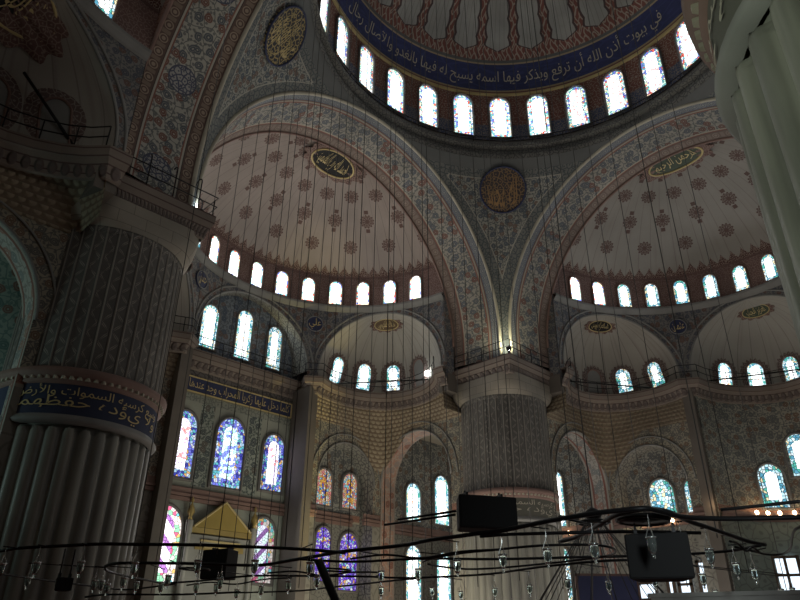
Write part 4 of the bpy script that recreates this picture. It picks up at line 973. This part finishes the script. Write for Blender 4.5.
CABLES = [(-14.74, -0.24, 30.38, 236), (-9.21, 8.1, 29.79, 250), (-12.66, 2.0, 30.19, 262), (-5.29, 12.72, 28.98, 270), (-10.56, 4.2, 31.48, 281), (-6.9, 8.97, 31.48, 289), (-14.27, -1.74, 30.24, 297), (-8.59, 5.25, 40.78, 312), (-4.62, 9.76, 39.4, 322), (-10.6, 1.74, 39.54, 331), (-5.99, 7.02, 41.94, 338), (-0.59, 12.93, 30.36, 346), (-12.07, -0.93, 30.34, 354), (-5.73, 5.47, 43.32, 370), (-12.21, -2.16, 30.16, 386), (-5.84, 4.2, 43.93, 392), (-0.59, 8.85, 42.37, 403), (-8.21, 0.91, 43.0, 412), (-2.11, 6.1, 44.44, 424), (-10.07, -1.49, 40.59, 430), (-3.76, 3.45, 45.2, 446), (2.67, 8.24, 42.6, 458), (-5.53, 0.89, 44.94, 470), (-8.39, -1.94, 42.65, 486), (-0.93, 3.11, 45.9, 499), (-6.44, -1.22, 44.38, 507), (2.87, 4.67, 45.01, 521), (-3.3, -0.51, 45.87, 545), (-8.15, -4.08, 42.08, 563), (-0.26, 0.25, 46.34, 572), (7.96, 3.99, 42.33, 590), (-4.09, -3.16, 45.17, 608), (3.37, -0.21, 45.86, 628), (-1.71, -3.53, 45.68, 655), (-10.68, -8.02, 28.32, 690), (-4.89, -6.36, 43.22, 712), (2.96, -4.65, 44.99, 742), (-15.65, 1.37, 30.99, 160), (-10.36, 11.03, 24.55, 182), (-12.92, 4.48, 29.4, 205), (-7.09, 13.82, 27.69, 222)]
ch = tag(empty('ring_chandelier', (-13.4, -2.4, 3.1)), 'huge low chandelier of crossing black iron rings and bars spanning the foot of the view', 'chandelier')
O_ = Vector((-13.4, -2.4, 3.1))
def smooth_path(P, n=4):
    P = [Vector(p) for p in P]; out = []
    for i in range(len(P)-1):
        a = P[max(0, i-1)]; b = P[i]; c = P[i+1]; d = P[min(len(P)-1, i+2)]
        for k in range(n):
            t = k/n; out.append(.5*((2*b)+(c-a)*t+(2*a-5*b+4*c-d)*t*t+(3*b-a-3*c+d)*t**3))
    out.append(P[-1]); return out
THK = {'R1': .030, 'R2': .034, 'R10': .032, 'R4': .022, 'R12': .02, 'R11': .02}
for nm, pts in RODS.items():
    z = {'R8': -.35, 'R1': .0, 'R2': .03, 'R10': .05, 'R12': .0}.get(nm, -.02)
    MB().tube(smooth_path([(x-O_.x, y-O_.y, z) for x, y in pts]), THK.get(nm, .026), 6).build('ring_bar', MT['iron'], ch, True)
for nm, pts in UP.items():
    MB().tube([(x-O_.x, y-O_.y, .5) for x, y in pts], .022, 6).build('upper_bar', MT['iron'], ch, True)
for (x, y, rx, ry) in ((-12.95, -7.95, .42, .30), (-11.4, 0.25, .40, .26), (-13.6, 2.55, .35, .25), (-10.6, -6.9, .3, .2)):
    MB().tube([(x-O_.x+rx*cos(2*pi*k/20), y-O_.y+ry*sin(2*pi*k/20), .02) for k in range(20)], .022, 6, closed=True).build('loop', MT['iron'], ch, True)
MB().lathe([(.02, .0), (.36, .02), (.36, .07), (.02, .09)], (-12.95-O_.x, -7.95-O_.y, .0), 20).build('hub_plate', MT['iron'], ch, True)
for (a, b) in (((-11.9, 5.9), (-11.3, 2.0)), ((-12.5, 1.3), (-10.8, -.6)), ((-13.1, -2.2), (-12.2, -5.0)), ((-9.2, -8.1), (-10.7, -8.2))):
    n = 12; MB().tube(smooth_path([(a[0]+(b[0]-a[0])*t-O_.x, a[1]+(b[1]-a[1])*t-O_.y, -.06+.05*sin(t*9)) for t in [i/4 for i in range(5)]]), .02, 5).build('loose_wire', MT['iron'], ch, True)

# glass oil lamps
proto = None
def make_lamp(p, wire):
    e = empty('glass_lamp', p)
    MB().lathe([(.004, -.15), (.016, -.145), (.022, -.125), (.012, -.11), (.028, -.09), (.052, -.04), (.060, .02), (.056, .07), (.064, .10), (.058, .10), (.050, .07), (.054, .02), (.046, -.04), (.020, -.085), (.004, -.09)], (0, 0, 0), 14).build('glass_bowl', MT['glass'], e, True)
    MB().lathe([(.058, .085), (.067, .09), (.067, .105), (.058, .11)], (0, 0, 0), 14).build('rim', MT['chrome'], e, True)
    mb = MB()
    for k in range(3): mb.tube([(.062*cos(k*2.094), .062*sin(k*2.094), .10), (0, 0, .26)], .004, 4)
    mb.tube([(0, 0, .26), (0, 0, wire)], .004, 4); mb.build('hanger', MT['chrome'], e)
    MB().lathe([(.002, -.07), (.016, -.055), (.022, .0), (.010, .06), (.002, .07)], (0, 0, 0), 8).build('candle_bulb', MT['frost'], e, True)  # white core added in the bowl, standing in for its glints
    return e
SEG = []
for nm, pts in RODS.items():
    if nm not in ('R8', 'R12', 'R11'): SEG += [(Vector(a), Vector(b)) for a, b in zip(pts, pts[1:])]
def lamp_arm(x, y):
    p = Vector((x, y)); best = None
    for a, b in SEG:
        t = max(0, min(1, (p-a).dot(b-a)/max(1e-9, (b-a).length_squared))); q = a+(b-a)*t
        if best is None or (q-p).length < (best-p).length: best = q
    d = (p-best); ext = p+(d.normalized()*.06 if d.length > 1e-3 else Vector((0, .05)))
    MB().tube([(best.x-O_.x, best.y-O_.y, .0), (ext.x-O_.x, ext.y-O_.y, .0)], .010, 5).build('lamp_arm', MT['iron'], ch, True)
ZN = [(95, 'before the left pier shaft'), (145, 'at the left pier edge'), (200, 'before the striped stained window'), (300, 'before the niche wall'), (400, 'before the violet stained windows'), (470, 'before the tall white corner windows'), (565, 'before the shaft of the middle pier'), (633, 'above the blue board'), (692, 'beside the big speaker at right'), (800, 'at the far right of the hall')]
ORD = 'first second third fourth fifth sixth seventh eighth ninth tenth'.split()
from collections import Counter
def zone(x):
    for i, (xm, t_) in enumerate(ZN):
        if x < xm: return i, t_
    return len(ZN)-1, ZN[-1][1]
LP = sorted(LAMPS, key=lambda q: q[3]); cnt = Counter(zone(q[3])[0] for q in LP); seen = Counter()
lamp0 = None
for x, y, z, px in LP:
    zi, zt = zone(px); k = seen[zi]; seen[zi] += 1
    lab = 'glass oil lamp, %s%s' % ((ORD[k]+' from left of those ' if cnt[zi] > 1 else ''), zt)
    if lamp0 is None: o = lamp0 = make_lamp((x, y, z), .37); kids = list(lamp0.children)
    else:
        o = lamp0.copy(); COL.objects.link(o); o.location = (x, y, z)
        for c in kids: d = c.copy(); COL.objects.link(d); d.parent = o
    if z < 2.7: o.location.z = 2.72
    lamp_arm(x, y)
    tag(o, lab, 'lamp', 'glass lamps hanging from the chandelier rings')

# hanging cables
CZ = [(215, 'beside the left pier'), (245, 'left of the windowed lunette'), (300, 'before the left half dome'), (350, 'through the middle of the left half dome'), (400, 'right of the left half dome crown'), (435, 'before the great painted arch'), (480, 'left of the middle pier'), (530, 'before the middle pier'), (600, 'left part of the right half dome'), (670, 'before the right half dome'), (800, 'far right near the fluted pier')]
def czone(x):
    for i, (xm, t_) in enumerate(CZ):
        if x < xm: return i, t_
    return len(CZ)-1, CZ[-1][1]
CB = sorted(CABLES, key=lambda q: q[3]); cnt = Counter(czone(q[3])[0] for q in CB); seen = Counter()
for i, (x, y, zt, px) in enumerate(CB):
    zi, t_ = czone(px); k = seen[zi]; seen[zi] += 1; z0 = 3.13
    D = hypot(x-CAM.x, y-CAM.y); r_c = .005+.00032*D
    o = MB().tube([(0, 0, 0), (0, 0, zt-z0)], r_c, 5).build('hanging_cable', MT['cable'], None, True); o.location = (x, y, z0)
    tag(o, 'dark cable, %s%s' % ((ORD[k]+' from left of those ' if cnt[zi] > 1 else ''), t_), 'cable', 'cables hanging from the vaults')

# speakers
def speaker(P, yaw, dims, label, tilt=0., bracket=True, zr=3.1):
    """dims width, depth, height"""
    e = tag(empty('loudspeaker', P, yaw), label, 'speaker'); e.rotation_euler = (tilt, 0, yaw); w_, d_, h = dims
    poly = [(-w_/2, -h/2), (w_/2, -h/2), (w_/2, h/2), (-w_/2, h/2)]
    V = [(-w_/2, -d_/2, -h/2), (w_/2, -d_/2, -h/2), (w_*.36, d_/2, -h/2), (-w_*.36, d_/2, -h/2)]; V += [(x, y, h/2) for x, y, z in V]
    o = mesh_obj('cabinet', V, [(3, 2, 1, 0), (4, 5, 6, 7), (0, 1, 5, 4), (1, 2, 6, 5), (2, 3, 7, 6), (3, 0, 4, 7)], MT['black'], e, None, None, False)
    b = o.modifiers.new('bevel', 'BEVEL'); b.width = .03; b.segments = 2
    MB().box((0, -d_/2-.008, 0), (w_*.94, .02, h*.92)).build('grille', MT['grille'], e)
    for s in (-1, 1): MB().box((s*w_*.30, 0, h/2+.03), (.04, d_*.4, .07)).tube([(s*w_*.3, 0, h/2), (s*w_*.3, 0, max(h/2+.1, zr-P[2]))], .015, 5).build('rigging_bracket', MT['iron'], e)
    return e
speaker((-13.15, -5.40, 3.47), YAW*-1+radians(15), (.98, .5, .50), 'large black loudspeaker resting on the chandelier bars before the middle pier')
speaker((-11.55, 4.85, 3.52), -YAW-radians(28), (.86, .6, .74), 'black box loudspeaker before the gilded prayer niche gable', tilt=0)
speaker((-12.84, -8.03, 2.66), -YAW-radians(18), (.80, .5, .56), 'largest black loudspeaker hanging at right above the daylight windows', tilt=0)
speaker((-17.04, .86, 2.52), -YAW+radians(35), (.28, .22, .22), 'small black loudspeaker low before the shaft of the left pier')

# blue framed board
e = tag(empty('notice_board', (-.9, -.62, 0), -YAW), 'dark blue standing board with a thin red brown frame under the fan of chandelier wires', 'board')
MB().box((0, 0, 2.2), (1.9, .06, 2.9)).build('panel', MT['boardblue'], e)
mb = MB()
for s in (-1, 1): mb.box((s*.97, 0, 1.85), (.07, .1, 3.7))
mb.box((0, 0, 3.67), (2.0, .1, .07)); mb.box((0, 0, .8), (2.0, .1, .07)); mb.build('frame', MT['rosemould'], e)
for s in (-1, 1): MB().box((s*.97, 0, .03), (.1, .8, .06)).build('foot', MT['iron'], e)
# slanting dark pole
e = tag(empty('slanted_pole', (-12.55, -3.0, 0)), 'thick dark slanting pole rising to the chandelier before the violet windows', 'pole')
MB().tube([(0, 0, .02), (-1.24, .89, 2.98)], .075, 8).build('shaft', MT['iron'], e, True)
MB().lathe([(.3, 0), (.3, .03), (.1, .06), (.08, .2)], (0, 0, 0), 16).build('base_plate', MT['iron'], e, True)

# small chandelier further back : hub and a fan of wires
e = tag(empty('cone_chandelier', (-4.48, -2.43, 4.87)), 'black hub with a fan of wires spreading down to a ring, behind the large chandelier', 'chandelier')
MB().lathe([(.02, -.16), (.16, -.14), (.24, -.02), (.24, .06), (.12, .16), (.03, .2)], n=16).build('hub', MT['iron'], e, True)
MB().lathe([(.42, -.24), (.46, -.22), (.46, -.18), (.42, -.16), (.42, -.24)], n=20).build('collar', MT['iron'], e, True)
for k in range(18):
    a = 2*pi*k/18; MB().tube([(.15*cos(a), .15*sin(a), -.1), (1.75*cos(a), 1.75*sin(a), -2.3)], .014, 4).build('stay_wire', MT['cable'], e, True)
MB().tube([(1.75*cos(2*pi*k/40), 1.75*sin(2*pi*k/40), -2.3) for k in range(40)], .03, 6, closed=True).build('ring', MT['iron'], e, True)
MB().tube([(0, 0, .15), (0, 0, 45.5-4.87)], .018, 5).build('suspension_cable', MT['cable'], e, True)

# ledge bulbs
BL = [(24.36, 16.9), (24.36, 16.05), (24.36, 10.3), (24.36, 9.55), (24.36, 8.75), (24.36, 8.0), (24.36, 6.3)]
BP = [(x, y, 9.0) for x, y in BL]
for o_ in (-52, -42, -32, -20, -10): p = ex_point(pi/2, pi/2+radians(o_), ZG, 4.3, inset=.42); q = WE(p.x, p.y, 9.15); BP.append(q)
BN = ['farthest left of the warm ledge bulbs, just right of the middle pier', 'second of the two warm ledge bulbs just right of the middle pier', 'leftmost of the row of warm bulbs under the blue arched niche windows', 'second of the row of warm bulbs under the blue arched niche windows', 'third of the row of warm bulbs under the blue arched niche windows', 'fourth of the row of warm bulbs under the blue arched niche windows', 'warm bulb right under the narrow blue window', 'leftmost warm bulb on the ledge at the right edge', 'second warm bulb from the left on the ledge at the right edge', 'third warm bulb from the left on the ledge at the right edge', 'fourth warm bulb from the left on the ledge at the right edge', 'fifth warm bulb from the left on the ledge at the right edge']
for i, p in enumerate(BP):
    e = tag(empty('ledge_lamp', p), BN[i], 'lamp', 'warm bulbs along the wall ledge')
    MB().lathe([(.10, 0), (.12, .03), (.06, .06), (.05, .12)], n=10).build('socket', MT['iron'], e, True)
    MB().lathe([(.02, .10), (.09, .15), (.13, .24), (.10, .34), (.01, .40)], n=12).build('bulb', MT['bulb'], e, True)
for (x, y, z, pw) in ((24.0, 8.7, 9.9, 18), (24.0, 16.3, 9.9, 9), (26.0, 2.6, 9.9, 14), (22.3, 4.3, 9.6, 14)): point('ledge_glow', (x, y, z), pw, (1, .66, .36), .3)  # last point is an added glow that brightens the east pilaster

# floodlights on the galleries
def flood(P, tgt, label, power, col, bulb='coldbulb', ang=110):
    P = Vector(P); d = (Vector(tgt)-P).normalized(); e = tag(empty('floodlight', P), label, 'floodlight')
    q = d.to_track_quat('Z', 'Y').to_matrix()
    mb = MB(); mb.lathe([(.02, -.14), (.12, -.12), (.17, .06), (.18, .08)], (0, 0, .22), 14, q); mb.build('housing', MT['iron'], e, True)
    mb = MB(); mb.lathe([(.0, .05), (.15, .05)], (0, 0, .22), 14, q); mb.build('lens', MT[bulb], e)
    mb = MB(); mb.tube([(-.12, 0, 0), (-.12, 0, .22)], .015, 5); mb.tube([(.12, 0, 0), (.12, 0, .22)], .015, 5); mb.box((0, 0, .01), (.3, .12, .02)); mb.build('yoke', MT['iron'], e)
    spot('flood_beam', P+Vector((0, 0, .22))+d*.22, tgt, power, col, ang, .9, .08)
flood((10.45, 10.45, 18.0), (11.25, 11.25, 19.4), 'small floodlight on the cap of the middle pier lighting the foot of the pendentive', 260, (1, .93, .62))
flood((-10.9, 11.0, 18.0), (-10.7, 13.2, 19.6), 'small floodlight at the right end of the left pier gallery lighting the arch foot', 130, (.75, .92, 1))  # fixture added so its beam gives the bluish daylight patch on the arch foot
e = tag(empty('gallery_lamp', (11.3, 18.2, 17.98)), 'single round white lamp glowing on the gallery right of the niche vault windows', 'lamp')
MB().tube([(0, 0, 0), (0, 0, .75)], .02, 5).build('stem', MT['iron'], e, True)
MB().lathe([(.01, .72), (.14, .78), (.19, .92), (.14, 1.06), (.01, 1.12)], n=14).build('globe', MT['coldbulb'], e, True)

# railings on the caps of the piers and at the dome foot
def IDW(x, y, z): return (x, y, z)
for c, lab, hk in ((P1, 'tall black railing with hooked posts on top of the dark left pier', (1, 2, 3, 4, 6)), (P2, 'black railing on the cap of the middle pier', ())):
    h_ = 2.8; path = [(c[0]-h_*.95, c[1]-h_), (c[0]+h_, c[1]-h_), (c[0]+h_, c[1]+h_*.3)] if c == P1 else [(c[0]-h_, c[1]+h_*.6), (c[0]-h_, c[1]-h_), (c[0]+h_*.6, c[1]-h_)]
    railing('gallery_railing', IDW, path, 18.0, lab, hooks=hk, step=1.15, h=.95)
railing('gallery_railing', IDW, [(11.45*cos(radians(a)), 11.45*sin(radians(a))) for a in range(115, -30, -4)], 31.78, 'low thin railing running along the foot of the central dome windows', step=2.0, h=.6)
# slanting dark bar across the gallery at top left
e = tag(empty('slanted_bar', (-16.05, 10.75, 18.0)), 'dark slanting bar leaning across the gallery railing in the upper left corner', 'bar')
MB().tube([(0, 0, 0), (-2.75, .05, 2.55)], .06, 6).build('bar', MT['iron'], e, True)
MB().box((0, 0, 0.02), (.25, .25, .04)).build('shoe', MT['iron'], e)

# marble balustrade of the muezzins' platform, bottom right
e = tag(empty('marble_platform', (-8.15, -8.1, 0), radians(-72)), 'grey veined marble parapet of a raised platform along the bottom right edge', 'platform')
MB().box((0.2, 1.6, 1.82), (5.0, 3.4, .16)).build('deck', MT['marble'], e)
MB().box((0.2, 0, 2.17), (5.0, .14, .58)).build('parapet', MT['marble'], e)
MB().box((0.2, 0, 2.475), (5.1, .22, .07)).build('coping', MT['marble'], e)
for i in range(6):
    x = -2.2+i*.96; MB().lathe([(.17, 0), (.17, .1), (.11, .16), (.10, 1.5), (.17, 1.62), (.18, 1.75)], (x, .05, 0), 12).build('column', MT['marble'], e, True)
for i in range(3):
    x = -2.2+i*2.4; MB().lathe([(.17, 0), (.17, .1), (.11, .16), (.10, 1.5), (.17, 1.62), (.18, 1.75)], (x, 3.1, 0), 12).build('column', MT['marble'], e, True)

# straight lighting bars spanning the curved galleries
for a, b, lab in (((6.9, 23.0), (10.9, 17.6), 'straight black bar spanning the gallery below the niche vault left of the middle pier'), ((17.4, 11.1), (23.3, 7.2), 'straight black bar spanning the gallery right of the middle pier'), ((23.7, 6.0), (26.7, -2.0), 'straight black bar spanning the gallery at the right edge')):
    e = tag(empty('lighting_bar', (a[0], a[1], 18.17)), lab, 'bar'); d = Vector((b[0]-a[0], b[1]-a[1], 0))
    MB().tube([(0, 0, 0), d], .05, 6).build('bar', MT['iron'], e, True)
    for f in (.02, .98): MB().tube([d*f+Vector((0, 0, -.2)), d*f], .03, 5).build('clamp', MT['iron'], e, True)
# added off-view floor uplight, casting gold light on the stone corner pilaster
flood((5.6, 21.2, .03), (5.15, 22.8, 14), 'floor uplight aimed at the gilded corner pilaster beside the prayer wall', 4800, (1, .82, .25), 'bulb', 22)
